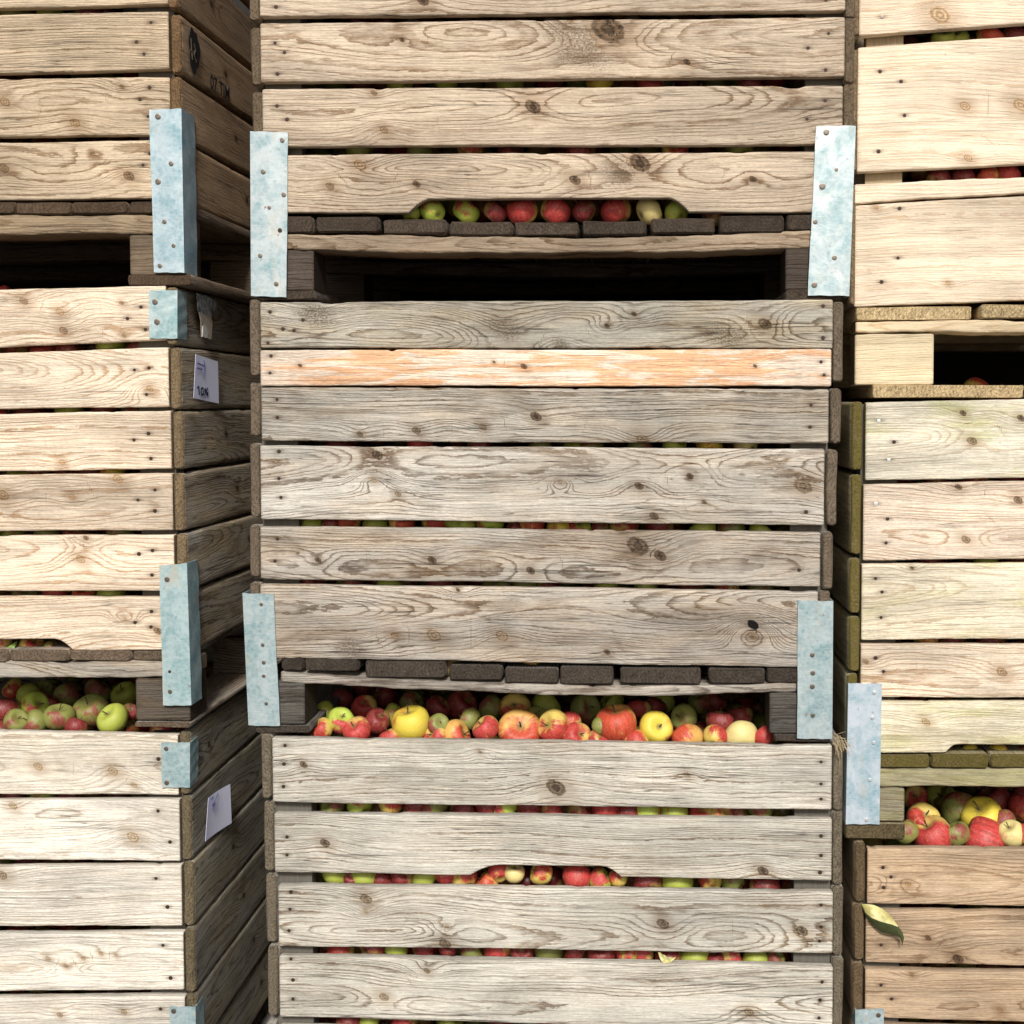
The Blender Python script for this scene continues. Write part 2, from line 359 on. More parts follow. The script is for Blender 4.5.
# ------------------------------------------------------------------ crates
DEP, W = 1.02, 1.195
class Crate:
    def __init__(s, label, pxc, y0, th, zb, group='wooden apple crates stacked three high'):
        s.th = math.radians(th); s.zb = zb
        s.R = Matrix.Rotation(s.th, 3, 'Z')
        d = ray(*pxc); k = (y0-EYE.y)/d.y; fx = EYE.x+d.x*k
        s.C = Vector((fx, y0, zb)) + s.R @ Vector((0, DEP/2, 0))
        s.e = bpy.data.objects.new('apple_crate', None); COL.objects.link(s.e)
        s.e.location = s.C; s.e.rotation_euler = (0, 0, s.th); s.e.empty_display_size = .1
        s.e['label'] = label; s.e['category'] = 'crate'; s.e['group'] = group
        s.Ri = s.R.transposed(); s.o = s.Ri @ (EYE-s.C); s.yf = -DEP/2
    def P(s, px, py, d=0.0):       # pixel -> (x, z) on the crate's front plane (d metres behind it)
        r = s.Ri @ ray(px, py); k = (s.yf+d-s.o.y)/r.y
        return s.o.x+r.x*k, s.o.z+r.z*k
    def S(s, px, py, x):           # pixel -> (y, z) on a side plane x
        r = s.Ri @ ray(px, py); k = (x-s.o.x)/r.x
        return s.o.y+r.y*k, s.o.z+r.z*k
    def T(s, px, py, z):           # pixel -> (x, y) on a level plane z (local)
        r = s.Ri @ ray(px, py); k = (z-s.o.z)/r.z
        return s.o.x+r.x*k, s.o.y+r.y*k
GREY = (.50, .44, .37); PALE = (.60, .56, .475); TAN = (.62, .50, .37); FRESH = (.84, .70, .52); BROWN = (.56, .41, .27)
LIGHT = (.74, .62, .47); MOSSY = (.74, .66, .46)
def build(c, planks, left, right, xl, xr, mat, tint, ends='end_grain', deck=None, string=None, blocks=None, skids=None, deckmat='dark_pallet_wood', decktint=(.27, .23, .19),
          ext=None, brackets=(), sidetint=None, sideends=None, blocktint=None, stringtint=None, stringmat=None, posttint=(.18, .165, .14), sidemat=None, deckends=None):
    """xl/xr: local x of the crate's outer sides."""
    e = c.e; t = .022; yf = c.yf; zs = []
    sidetint = sidetint or tint; sideends = sideends or ends; sidemat = sidemat or mat
    for p in planks:
        pl, pr, tl, bl, tr, br = p['q']
        up = lambda q: q+max(0, q-430)/400*2.6
        dn = lambda q: q-max(0, 380-q)/400*2.4
        tl, tr, bl, br = up(tl), up(tr), dn(bl), dn(br)
        xa, za1 = c.P(pl, tl); _, za0 = c.P(pl, bl); xb, zb1 = c.P(pr, tr); _, zb0 = c.P(pr, br)
        if ext == 'L':           # the board runs on out of the frame to the crate's left side
            xn = xl+t+.002; k = (xn-xb)/(xa-xb); za1 = zb1+(za1-zb1)*k; za0 = zb0+(za0-zb0)*k; xa = xn
        if ext == 'R':
            xn = xr-t-.002; k = (xn-xa)/(xb-xa); zb1 = za1+(zb1-za1)*k; zb0 = za0+(zb0-za0)*k; xb = xn
        ox, oz = xa, min(za0, zb0)
        kn = []
        for q in p.get('k', ()):
            kx, kz = c.P(q[0], q[1]); kn.append((kx-ox, kz-oz, q[2]/492, q[3] if len(q) > 3 else .8) + tuple(q[4:]))
        nl = [c.P(*q[:2]) for q in p.get('n', ())]
        nt = None
        if 'notch' in p:
            n = p['notch']; nt = tuple(c.P(q, bl)[0]-ox for q in n[:4])+(n[4]/492,)
        kw = dict(p.get('kw', {}))
        o = plank('front_plank', e, (ox, yf, oz), 0, (0, za0-oz, za1-oz), (xb-xa, zb0-oz, zb1-oz), t, p.get('m', mat), p.get('t', tint), ends,
                  knots=kn, nails=[(q[0]-ox, q[1]-oz) for q in nl], notch=nt, label=p.get('label'), **kw)
        for q, raw in zip(nl, p.get('n', ())): nail(o, q[0]-ox, q[1]-oz, 0, kind=raw[2] if len(raw) > 2 else 'nail')
        zs.append((min(za0, zb0), max(za1, zb1), za0, za1, zb0, zb1))
    def sides(lst, sgn):
        for i, z in enumerate(zs):
            xo = 0
            if lst and i < len(lst) and lst[i] is False: continue
            if lst and i < len(lst) and lst[i]: xo = (c.P(lst[i][0], lst[i][1])[0]+sgn*t*.53)-(xl if sgn < 0 else xr)
            if lst and i < len(lst) and lst[i]:
                _, z1 = c.P(*lst[i][:2]); _, z0 = c.P(lst[i][0], lst[i][2])
            else:
                z0, z1 = (z[2], z[3]) if sgn < 0 else (z[4], z[5])
                z0 += .002*math.sin(i*7+sgn); z1 += .001
            vis = (sgn > 0 and ext == 'L')
            if sgn < 0: plank('side_plank', e, (xl+xo+.0005*(i % 2), yf+DEP-.001, z0), -math.pi/2, (0, 0, z1-z0), (DEP-.002-.002*(i % 3), .003, z1-z0), t, sidemat, sidetint, sideends, bev=.006, fine=False)
            else: plank('side_plank', e, (xr+xo-.0005*(i % 2), yf+.001+.002*(i % 3), z0), math.pi/2, (0, 0, z1-z0), (DEP-.004, .003, z1-z0), t, sidemat, sidetint, sideends, bev=.006, fine=vis, res=.006, knots=((.12+.07*i, (z1-z0)*.55, .008, .9),) if vis else ())
    sides(left, -1); sides(right, 1)
    for z in zs: plank('back_plank', e, (xl+t, yf+DEP-t, z[0]), 0, (0.002, 0, z[1]-z[0]), (xr-xl-2*t-.002, 0, z[1]-z[0]), t, sidemat, sidetint, ends, fine=False)
    ztop = max(z[1] for z in zs)-.004; zbot = min(z[0] for z in zs)
    for sx in (-1, 1):
        for sy in (-1, 1):
            px_ = (xl+t+.002) if sx < 0 else (xr-t-.002-.075)
            py_ = (yf+t+.002) if sy < 0 else (yf+DEP-t-.002-.045)
            # upright post: a box
            h = ztop-zbot-.03
            x_, y_, z_ = .075, .045, h
            vs = [(a*x_, b_*y_, cc*z_) for a in (0, 1) for b_ in (0, 1) for cc in (0, 1)]
            o = mesh_obj('corner_post', vs, [(0, 1, 3, 2), (4, 6, 7, 5), (0, 4, 5, 1), (2, 3, 7, 6), (0, 2, 6, 4), (1, 5, 7, 3)], POSTM, e, (px_, py_, zbot+.01)); o.color = (*posttint, 1)
    # pallet base ---------------------------------------------------
    zdb = None
    dz = [];
    for d in deck:
        x0, z1 = c.P(d[0], d[2]); x1, z0 = c.P(d[1], d[3]); dz.append((x0, x1, z0, z1))
    if ext == 'L':
        st = dz[0][0]; w_ = .128
        while st-.001-w_ > xl+.01: dz.append((st-.001-w_, st-.001, dz[0][2], dz[0][3])); st -= w_+.001
    if ext == 'R':
        st = max(q[1] for q in dz); w_ = .122; r0 = dz[0]
        while st+.01+w_ < xr-.01: dz.append((st+.01, st+.01+w_, r0[2], r0[3])); st += w_+.01
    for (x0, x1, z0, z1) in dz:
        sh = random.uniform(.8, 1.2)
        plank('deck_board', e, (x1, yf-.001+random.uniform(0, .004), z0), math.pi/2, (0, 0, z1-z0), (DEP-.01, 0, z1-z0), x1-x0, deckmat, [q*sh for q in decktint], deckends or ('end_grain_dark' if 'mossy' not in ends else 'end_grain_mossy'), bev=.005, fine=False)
    sx0, sx1, tl, bl, tr, br = string[:6]; sag = string[6] if len(string) > 6 else 0
    xa, z1 = c.P(sx0, tl); _, z0 = c.P(sx0, bl); xb, zr1 = c.P(sx1, tr); _, zr0 = c.P(sx1, br)
    if ext == 'L': xa = xl+.01
    if ext == 'R': xb = xr-.01
    hmin = min(z1-z0, zr1-zr0)
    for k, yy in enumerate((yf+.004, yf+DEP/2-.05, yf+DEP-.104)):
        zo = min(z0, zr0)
        plank('stringer_board', e, (xa, yy, zo), 0, (0, z0-zo, z1-zo), (xb-xa, zr0-zo, zr1-zo), .10, stringmat or deckmat, (stringtint or decktint) if k == 0 else [q*.55 for q in decktint], ends, sag=sag/492, fine=(k == 0), res=.004, wave=.0019, bev=.004)  # middle and back boards tinted darker, painting shade into the pallet openings
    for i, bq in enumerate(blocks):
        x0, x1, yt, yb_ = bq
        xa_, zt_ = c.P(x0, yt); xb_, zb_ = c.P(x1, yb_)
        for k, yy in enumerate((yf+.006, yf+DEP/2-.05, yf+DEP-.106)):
            plank('pallet_block', e, (xa_, yy, zb_), 0, (0, 0, zt_-zb_), (xb_-xa_, 0, zt_-zb_), .10, stringmat or deckmat, (blocktint or decktint) if k == 0 else [q*.55 for q in decktint], ends, fine=(k == 0), res=.006, bev=.004, cath=.2)  # blocks behind the front row get the same painted-in shade
    if ext:   # the far block beyond the frame
        wq = xb_-xa_; xx = xl+.003 if ext == 'L' else xr-.003-wq
        for k, yy in enumerate((yf+.006, yf+DEP/2-.05, yf+DEP-.106)):
            plank('pallet_block', e, (xx, yy, zb_), 0, (0, 0, zt_-zb_), (wq, 0, zt_-zb_), .10, deckmat, decktint, ends, fine=False, bev=.004)
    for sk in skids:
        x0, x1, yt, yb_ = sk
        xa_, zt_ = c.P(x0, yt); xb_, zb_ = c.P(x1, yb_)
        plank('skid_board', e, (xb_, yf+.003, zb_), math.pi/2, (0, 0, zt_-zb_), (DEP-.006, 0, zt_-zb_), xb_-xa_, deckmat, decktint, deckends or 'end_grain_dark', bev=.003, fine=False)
    if ext:
        wq = xb_-xa_; xx = xl+.003+wq if ext == 'L' else xr-.003
        plank('skid_board', e, (xx, yf+.003, zb_), math.pi/2, (0, 0, zt_-zb_), (DEP-.006, 0, zt_-zb_), wq, deckmat, decktint, deckends or 'end_grain_dark', bev=.003, fine=False)
    for b in brackets: bracket(c, xl, xr, **b)
m_, nt_ = new_mat('post_wood'); g_ = N(nt_)
tc_ = g_.n('ShaderNodeTexCoord').outputs['Object']; nn = g_.noise(g_.vmul(tc_, (260, 260, 12)), 1, 4, .6)
pt_ = g_.n('ShaderNodeObjectInfo').outputs['Color']
g_.out(g_.mix(nn, g_.mix(1.0, pt_, (.35, .35, .35), 'MULTIPLY'), pt_), .85, nn, bs=.4, dist=.002, spec=.2); POSTM = m_

def bracket(c, xl, xr, q, side, flange=.055, screws=(), color=(.55, .70, .74), seed=0, name='corner_bracket', rough=1.0, skind='screw', cutout=None):
    """folded steel angle: q = 4 pixel corners (tl, tr, br, bl) of the front leaf; side 'L'/'R' carries the second leaf."""
    rng = random.Random(seed)
    p = [c.P(*a) for a in q]                       # (x,z)
    nz, nx, nf_ = 26, 7, 4; yo = c.yf-.0035; th = .0028
    rows = []
    for i in range(nz+1):
        f = i/nz
        xa = p[0][0]*(1-f)+p[3][0]*f; za = p[0][1]*(1-f)+p[3][1]*f
        xb = p[1][0]*(1-f)+p[2][0]*f; zb = p[1][1]*(1-f)+p[2][1]*f
        pass
        wob = rough*.0005*(math.sin(f*9+seed)+.5*math.sin(f*31+seed*2))
        row = []
        for j in range(nx+1):
            g = j/nx; edge = (g if side == 'R' else 1-g)
            dent = rough*.0016*math.sin(f*17+g*5+seed)*math.sin(g*3.1)
            row.append((xa+(xb-xa)*g+wob*(1-edge)*.8, yo-abs(dent)-(.0008 if edge < .1 else 0), za+(zb-za)*g+(.0006*math.sin(g*13+seed) if i in (0, nz) else 0)))
        fl = []
        for j in range(1, nf_+1):
            x = xb if side == 'R' else xa; z = zb if side == 'R' else za
            fl.append((x+(.0006*math.sin(f*21+j) if side == 'R' else -.0006), yo+flange*j/nf_+wob, z))
        row = row+fl if side == 'R' else fl[::-1]+row
        rows.append(row)
    K = len(rows[0]); vs = []; fs = []
    for r in rows: vs += r
    # back skin, offset inward
    for r in rows:
        for j, v in enumerate(r):
            infl = (side == 'R' and j > nx) or (side == 'L' and j < nf_)
            corner = (side == 'R' and j == nx) or (side == 'L' and j == nf_)
            dx = (-th if side == 'R' else th) if (infl or corner) else 0
            dy = th if not infl else 0
            vs.append((v[0]+dx, v[1]+dy, v[2]))
    B = (nz+1)*K
    for i in range(nz):
        for j in range(K-1):
            a = i*K+j; fs.append((a, a+K, a+K+1, a+1)); fs.append((B+a, B+a+1, B+a+K+1, B+a+K))
    for i in range(nz):
        a = i*K; fs.append((a, B+a, B+a+K, a+K)); a += K-1; fs.append((a, a+K, B+a+K, B+a))
    for j in range(K-1):
        fs.append((j, j+1, B+j+1, B+j)); a = nz*K+j; fs.append((a, B+a, B+a+1, a+1))
    o = mesh_obj(name, vs, fs, MATS['galvanised'], c.e, smooth=True); o.data.set_sharp_from_angle(angle=.7); o.color = (*color, 1)
    for s in screws:
        x, z = c.P(s[0], s[1]); nail(o, x, z, yo-.0022, r=(s[2] if len(s) > 2 else 2.3)/492*.92, kind=skind if len(s) < 4 else s[3])
    return o
# ------------------------------------------------------------------ the nine crates
def base(c): return c
def zpix(px, py, y0=0.0):
    d = ray(px, py); k = (y0-EYE.y)/d.y; return EYE.z+d.z*k
def D(**k): return k
CATS = {}
# --- centre column
Z1, Z2 = zpix(560, 738), zpix(560, 300)
c = CB = Crate('grey bottom crate of the middle stack, apples heaped over its top plank', (552, 760), 0.0, 0, 0.0)
xl, xr = c.P(260.5, 760)[0], c.P(845, 760)[0]
build(c, [
 D(q=(272, 832, 736, 802.5, 744, 810), k=[(303.5, 764.6, 3.5), (556, 787.5, 8.5, 1.0, .022), (687, 775, 3, .4), (480, 752, 2, .5)], n=[(285, 745.5), (284, 764), (283.5, 786.5), (821, 762), (821, 784), (821, 799)], kw=D(cath=.3, ringw=.006)),
 D(q=(274, 832, 811, 872.5, 817, 880.6), k=[(325, 843, 4.5), (763, 871, 5, .9, .016)], n=[(287, 837), (287, 855), (821, 836), (821, 855.5), (820, 872.5)], notch=(470, 500, 600, 621, 11), kw=D(cath=.15, ringw=.0055)),
 D(q=(278, 833, 882.5, 946, 889.7, 954), k=[(366, 899, 5.5, .6, .018), (445, 944, 5.5, .6, .012), (366, 912, 2, .1, .02), (447, 926, 2, .1, .02), (663, 924, 5.5, .7, .02), (802, 931, 5.5, .8, .014)], n=[(291, 892), (290, 909), (289, 930.6), (821, 905), (821, 927), (819.5, 941)], kw=D(cath=.8)),
 D(q=(279, 833, 953, 1017, 963.6, 1031), k=[(384, 997, 4.5, .5), (427, 971, 3, .6, .02), (749, 1012, 4.5, .5, .015)], n=[(291, 959), (293, 980), (293, 999), (822, 982), (820, 1000), (819, 1018)], kw=D(cath=.5)),
 D(q=(279, 833, 1023, 1087, 1036, 1101)), D(q=(279, 833, 1094, 1142, 1107, 1156))],
 [(266, 735, 800), (268, 803, 873), (270, 876, 945), (272, 947, 1017), None, None],
 [(838, 744, 811), (838, 812, 886), (838, 887, 956.5), (838, 958, 1030), None, None],
 xl, xr, 'pale_grey_wood', PALE, deck=[(282+i*68, 282+i*68+62, 1146, 1160) for i in range(8)], string=(272, 832, 1160, 1170, 1160, 1170),
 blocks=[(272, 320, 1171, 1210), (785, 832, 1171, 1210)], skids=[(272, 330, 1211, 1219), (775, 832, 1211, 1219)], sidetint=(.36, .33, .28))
zb_bottom = min((c.e.matrix_basis.translation.z), 0)

c = CM = Crate('grey crate in the centre of the photo with one orange split plank', (545, 560), 0.0, 0, Z1)
xl, xr = c.P(247.5, 500)[0], c.P(841.5, 420)[0]
build(c, [
 D(q=(260, 833, 302, 348, 300, 348.4), t=(.49, .425, .315), k=[(505, 329, 8, -1, .02), (315, 314, 8, -1, .018), (728, 337, 9, -1, .004), (634, 314, 2.5, 1), (607, 326, 2.5, 1), (765, 324, 6, .7, .014), (560, 345, 4, -1)], n=[(270, 312), (303, 320), (283, 329), (294, 330.5), (268, 343), (823, 306), (823, 338)], kw=D(ringw=.0045)),
 D(q=(260, 831.5, 350, 385.5, 349.4, 386.3), m='orange_split_wood', t=(.86, .72, .58), k=[(300, 365.5, 2, 1), (524, 366.5, 3, .9), (494, 362, 1.5, 1), (755, 366, 2, 1)], n=[(271, 356), (270, 373), (821, 362), (824, 375)], label='fresh plank with orange split patches', kw=D(ringw=.008, cath=.1)),
 D(q=(261, 828.8, 387.5, 441, 389.3, 443.5), t=(.50, .435, .345), k=[(536, 416.5, 5, 1), (416.5, 430.6, 4, .6), (483, 427.5, 3.5, .4), (360, 434, 3, .6), (643, 440, 6, .2, .03)], n=[(277, 399.5), (277.5, 417.5), (811, 405), (810, 427)], kw=D(cath=.3)),
 D(q=(260, 824.5, 445.6, 519, 449, 525.6), t=(.58, .515, .425), k=[(377.5, 455, 5, .8), (374, 480, 3, .2, .03), (398, 494, 3, .5), (639, 486, 4, .9, .02), (690, 476, 3.2, 1, .02), (704, 502, 2.5, .7), (803, 486, 8, .5, .012), (654, 516, 4, .7, .018), (560, 482, 2, .1, .03)], n=[(279, 451.5), (279, 478.5), (281, 497.5), (806, 512)], kw=D(cath=1.0, ringw=.0075)),
 D(q=(260, 820.5, 526, 579, 532, 587), t=(.47, .395, .31), k=[(318, 560, 3, .9), (432, 560, 4, .9), (530.6, 570.6, 4, .9), (638, 546, 9.5, .7, .014), (660, 555.6, 5.5, .9)], n=[(277.5, 539), (275, 561), (799, 570)], kw=D(cath=.4, ringw=.005)),
 D(q=(260, 818, 583.4, 657.5, 590.5, 668), t=(.51, .43, .34), k=[(395, 635.6, 4, .1, .018), (434, 635.6, 7, .1, .018), (502, 636, 6, .1, .02), (753, 624.7, 5, 2.0, .03), (752, 636, 4, .1, .03), (458, 590, 2, .9), (607, 652, 3, .9), (350, 650, 7, -1, .002)], kw=D(cath=.9, ringw=.0055))],
 [(254, 299, 377), (254, 383, 437.5), (254, 443.5, 519), (254, 525, 578.5), (254, 583, 657), False],
 [(838, 302, 382), (836, 388, 444), (832, 450, 526), (828, 532, 590), (825, 592, 668), False],
 xl, xr, 'weathered_grey_wood', GREY, deck=[(281, 303, 655, 671), (304.5, 358, 658, 672), (365, 445, 661, 678), (449, 502, 666, 681), (504.5, 558, 668, 684), (560, 613, 667, 685), (620, 701, 669, 684), (709, 765, 669, 684), (767, 800, 668, 683)],
 string=(280, 797, 672, 681.5, 683.5, 693, 8), blocks=[(258, 304, 682, 726), (770, 815, 693, 735)], skids=[(255, 309, 726, 733.5), (775, 830, 735, 742.5)],
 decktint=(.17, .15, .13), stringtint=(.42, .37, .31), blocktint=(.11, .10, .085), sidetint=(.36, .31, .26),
 brackets=[D(q=((243, 593), (274, 594), (280.6, 725.6), (249, 725)), side='L', screws=[(262, 604), (263.5, 644.5), (264.5, 662), (264.5, 675.5), (267, 703)], color=(.52, .67, .69), seed=1),
           D(q=((797.5, 600), (833, 601), (832, 738.6), (797, 738)), side='R', screws=[(812, 654.5, 3), (812.5, 672.5, 2.5), (812, 686, 3), (812.5, 714.7, 2.5)], color=(.52, .66, .68), seed=2)])

c = CT = Crate('top crate of the middle stack, apples showing through its long notched plank', (552, 160), 0.0, 0, Z2)
xl, xr = c.P(250.5, 160)[0], c.P(856, 160)[0]
build(c, [
 D(q=(259, 846, -112, -50, -122, -58)),
 D(q=(259, 846, -46, 19, -54, 12.5), k=[(423, 1, 5, .9)], n=[(276, 7), (826, 0)]),
 D(q=(260, 845, 23, 84, 17, 78), k=[(402, 40, 2.5, .9), (608, 29, 14, .75, .03), (577, 47, 15, -1, .02), (687, 62, 3.2, .9, .012), (570, 20, 3, .4)], n=[(275, 43), (284.5, 52.5), (277.5, 74), (828.5, 33.5), (808, 48), (825.6, 70)], kw=D(cath=1.0, ringw=.009)),
 D(q=(262, 843, 89, 147.5, 85.5, 146), k=[(533, 107, 7, .85, .022), (384, 130, 4, .4, .02), (374, 93, 3, .5)], n=[(277, 106), (287, 119.5), (825, 100.6), (807, 119)], kw=D(cath=.9, ringw=.0085)),
 D(q=(262, 841, 154.7, 214, 151.6, 213), k=[(416.5, 184, 3.5, .95), (640, 163, 9, .85, .025), (619, 172, 10, -1, .002), (575, 180, 5, .8, .014), (753, 179, 3.2, .95, .014), (330, 186, 4, .5), (360, 165, 6, .15, .02)], notch=(409, 433, 666, 689, 14), kw=D(cath=.8))],
 [None, (253, -46, 21), (255, 27, 86), (257, 91, 150), (258, 153, 216)], [None, (851, -52, 17), (850, 16, 82), (849, 84, 148), (848, 152, 216)],
 xl, xr, 'tan_wood', (.555, .45, .335), deck=[(262, 312, 216, 232), (315.5, 378.5, 217, 231.5), (382.5, 445, 219, 233), (449, 511.5, 221.5, 234.5), (514.5, 578, 222, 235), (582.5, 646.5, 221.5, 235), (651, 715, 219, 233.5), (719.5, 784, 216, 232), (787, 838, 215, 230)],
 string=(262, 842, 232, 248, 230, 246, 6), blocks=[(259, 313, 249.5, 290), (786, 842, 247, 290)], skids=[(259, 313, 290, 299.5), (786, 842, 290, 299.5)],
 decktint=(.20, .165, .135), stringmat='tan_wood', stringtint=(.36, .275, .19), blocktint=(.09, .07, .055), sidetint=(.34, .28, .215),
 brackets=[D(q=((250.6, 131.5), (288.5, 133), (287, 297.5), (251.5, 296)), side='L', screws=[(283, 140.6), (264, 172), (284.5, 195), (270, 208), (280.6, 230.6, 2.6, 'nail'), (261, 256), (277, 284)], color=(.66, .78, .80), seed=3),
           D(q=((816, 126.5), (855.5, 126), (849, 296), (807.5, 295.5)), side='R', screws=[(826, 132.6, 3), (836, 170), (822, 186.6, 3), (815, 222), (834, 258, 3), (814, 285, 3.2)], color=(.74, .86, .87), seed=4)])

# --- left column (only its right-hand part is in the frame)
Z1L, Z2L = zpix(120, 731), zpix(120, 287)
def leftx(c, xo, y):
    r = c.P(xo, y)[0]; return r-W, r
c = LB = Crate('cream bottom crate of the left stack with a small steel corner plate', (-105, 830), 0.0, 0.8, 0.0)
xl, xr = leftx(c, 191.5, 860)
build(c, [
 D(q=(0, 177.5, 729.5, 794.5, 733, 795), k=[(38, 766.5, 4.5, .25, .014), (113, 771, 5, .3, .016), (134, 785, 3, .3)], n=[(158.5, 759)], kw=D(cath=.4), t=(.78, .70, .57)),
 D(q=(0, 179, 798.5, 860, 797, 861), k=[(13, 806, 4, .35, .014), (133, 837, 6, .2, .024)], n=[(158, 811), (170, 842)]),
 D(q=(0, 181, 864.5, 926, 862.5, 926.5), k=[(2, 875, 5, .5, .016)], n=[(156, 878.5), (167.5, 907)], kw=D(cath=.2)),
 D(q=(0, 183, 931, 991.5, 929.5, 990), k=[(48, 958.5, 2.5, .4), (66, 966, 2.3, .4), (83, 958.5, 2.3, .4), (101, 954, 2.3, .4), (116, 955, 2, .4)], n=[(163, 945.4), (170.6, 978)]),
 D(q=(0, 184.5, 995, 1056, 993, 1054), k=[(60, 1015, 3, .5), (124, 1012, 3, .4)], n=[(160.5, 1009)]),
 D(q=(0, 186, 1060, 1120, 1058, 1118))],
 None, [(183.5, 732, 795), (185, 797, 861), (187, 863, 927), (189, 929, 993), (190, 995, 1056), None],
 xl, xr, 'bleached_wood', (.77, .71, .605), ext='L', deck=[(30, 93, 1124, 1140), (97, 160, 1124, 1140)], string=(0, 186, 1140, 1155, 1140, 1155), blocks=[(134, 190, 1156, 1200)], skids=[(130, 190, 1201, 1212)],
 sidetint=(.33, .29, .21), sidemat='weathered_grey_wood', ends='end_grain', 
 brackets=[D(q=((162, 742.5), (190.5, 742), (190.5, 787), (162.7, 787)), side='R', flange=.05, name='stacking_plate', screws=[(167, 748, 2.8), (167.5, 782, 2.8)], color=(.50, .68, .69), seed=5),
           D(q=((170, 1006), (196, 1006), (199, 1150), (173, 1150)), side='R', flange=.05, screws=[(174.5, 1010, 2.8)], color=(.50, .68, .70), seed=6)])
c = LM = Crate('pale pine middle crate of the left stack, torn label on its side', (-110, 500), 0.0, -0.2, Z1L)
xl, xr = leftx(c, 183.5, 500)
build(c, [
 D(q=(0, 165.5, 290, 347, 285.3, 340.5), k=[(24, 301, 4, .45, .014), (63.6, 330.6, 4, .5, .014), (121.6, 303, 2.2, .5), (124, 336, 2.2, .4), (60, 312, 4, .05, .02)], n=[(141, 307), (127.5, 318.5), (145.5, 329.5)]),
 D(q=(0, 168, 353, 409, 347.7, 407), k=[(150, 389, 3.5, .1, .03)], n=[(149, 368), (134.5, 370), (146.5, 394.5)], kw=D(cath=1.1, ringw=.006), t=(.84, .71, .55)),
 D(q=(0, 170.5, 413.7, 471, 411, 469), k=[(62, 462, 3, .2)], n=[(148.5, 433.5), (134, 440), (151, 458.5)], kw=D(cath=.2)),
 D(q=(0, 172, 475, 531, 473, 530.3), k=[(3, 495, 6, .3, .016), (118, 479, 5, .3), (72, 497, 3.5, .05)], n=[(155, 490), (138, 500), (155, 511)], kw=D(cath=.4)),
 D(q=(0, 173.5, 535.4, 590.7, 534, 590.7), k=[(80.6, 559, 4.5, .35, .016), (86, 538, 2.5, .7)], n=[(152.5, 550.5), (139, 554), (152, 575)], kw=D(cath=.6)),
 D(q=(0, 175, 596, 651, 596, 650), k=[(158, 631, 4, .7), (125, 619, 2, .1, .03)], n=[(151.5, 611.5), (135, 622.5), (151, 627)], notch=(-260, -240, 52, 73, 12.5), kw=D(cath=1.0, ringw=.0075))],
 None, [(170.5, 287, 345), (174, 347.5, 409), (176, 411, 469), (178, 473, 531), (180, 534, 592), (180.5, 596, 655)],
 xl, xr, 'light_pine_wood', (.80, .665, .51), ext='L', deck=[(8.5, 66.5, 649.5, 662), (69, 130, 649.5, 661), (132, 183, 650, 661)],
 string=(0, 189, 662, 678.5, 662, 678.5), blocks=[(134, 189, 679, 722)], skids=[(134, 189, 722, 728)], deckmat='weathered_grey_wood', decktint=(.38, .31, .24), stringtint=(.46, .39, .30), blocktint=(.14, .105, .07),
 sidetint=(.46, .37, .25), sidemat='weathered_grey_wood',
 brackets=[D(q=((149.6, 290.5), (178, 290.5), (178, 338.8), (150, 338.5)), side='R', flange=.052, name='stacking_plate', screws=[(156, 302, 3), (158, 322, 3)], color=(.60, .80, .80), seed=7),
           D(q=((160, 565.5), (187.5, 563), (192, 705), (164, 705)), side='R', flange=.062, screws=[(170.5, 671, 1.8, 'nail'), (171, 691, 2.4), (168, 579, 2.6)], color=(.52, .74, .76), seed=8)])
c = LT = Crate('tan top crate of the left stack with dark stencil on its side', (-115, 100), 0.0, -0.6, Z2L)
xl, xr = leftx(c, 181.5, 60)
build(c, [
 D(q=(0, 166, -115, -54, -122, -62)),
 D(q=(0, 167, -50, 10.5, -56, 6)),
 D(q=(0, 168, 14.5, 75, 11.5, 71), n=[(151, 22.5), (136.5, 42), (144, 54)], kw=D(cath=.2, ringw=.005)),
 D(q=(0, 169.5, 79, 138.5, 77, 136), k=[(5, 102, 5, .35, .014), (122, 87, 2.5, .5), (75, 123, 5, .3)], n=[(149.5, 87.5), (140, 99.5), (148, 116.5)]),
 D(q=(0, 171, 142.5, 201, 140, 199.5), k=[(4, 168, 5, .5, .016), (129, 176, 5, .6, .016), (93, 154, 2.5, .3)], n=[(150, 153.5), (143, 165)], kw=D(cath=.5))],
 None, [None, (171, -54, 7), (174, 13, 72), (174.5, 76, 137), (175, 140, 202)],
 xl, xr, 'tan_wood', (.60, .475, .33), ext='L', deck=[(15, 70, 201.5, 213), (71.5, 127, 201.5, 213), (128.5, 182, 201, 213)], string=(0, 181, 214, 234, 214, 233.5),
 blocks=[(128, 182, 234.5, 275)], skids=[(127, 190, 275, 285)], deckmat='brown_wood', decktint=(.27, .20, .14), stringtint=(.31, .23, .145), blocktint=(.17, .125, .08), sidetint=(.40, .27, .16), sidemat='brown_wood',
 brackets=[D(q=((150, 110), (182, 109), (185, 273), (155, 272.5)), side='R', flange=.072, screws=[(159, 117, 3), (172, 164, 3), (159, 182, 3), (165.5, 222, 2.8), (174.5, 246, 2.6), (161, 266, 2.5)], color=(.58, .76, .84), seed=9)])
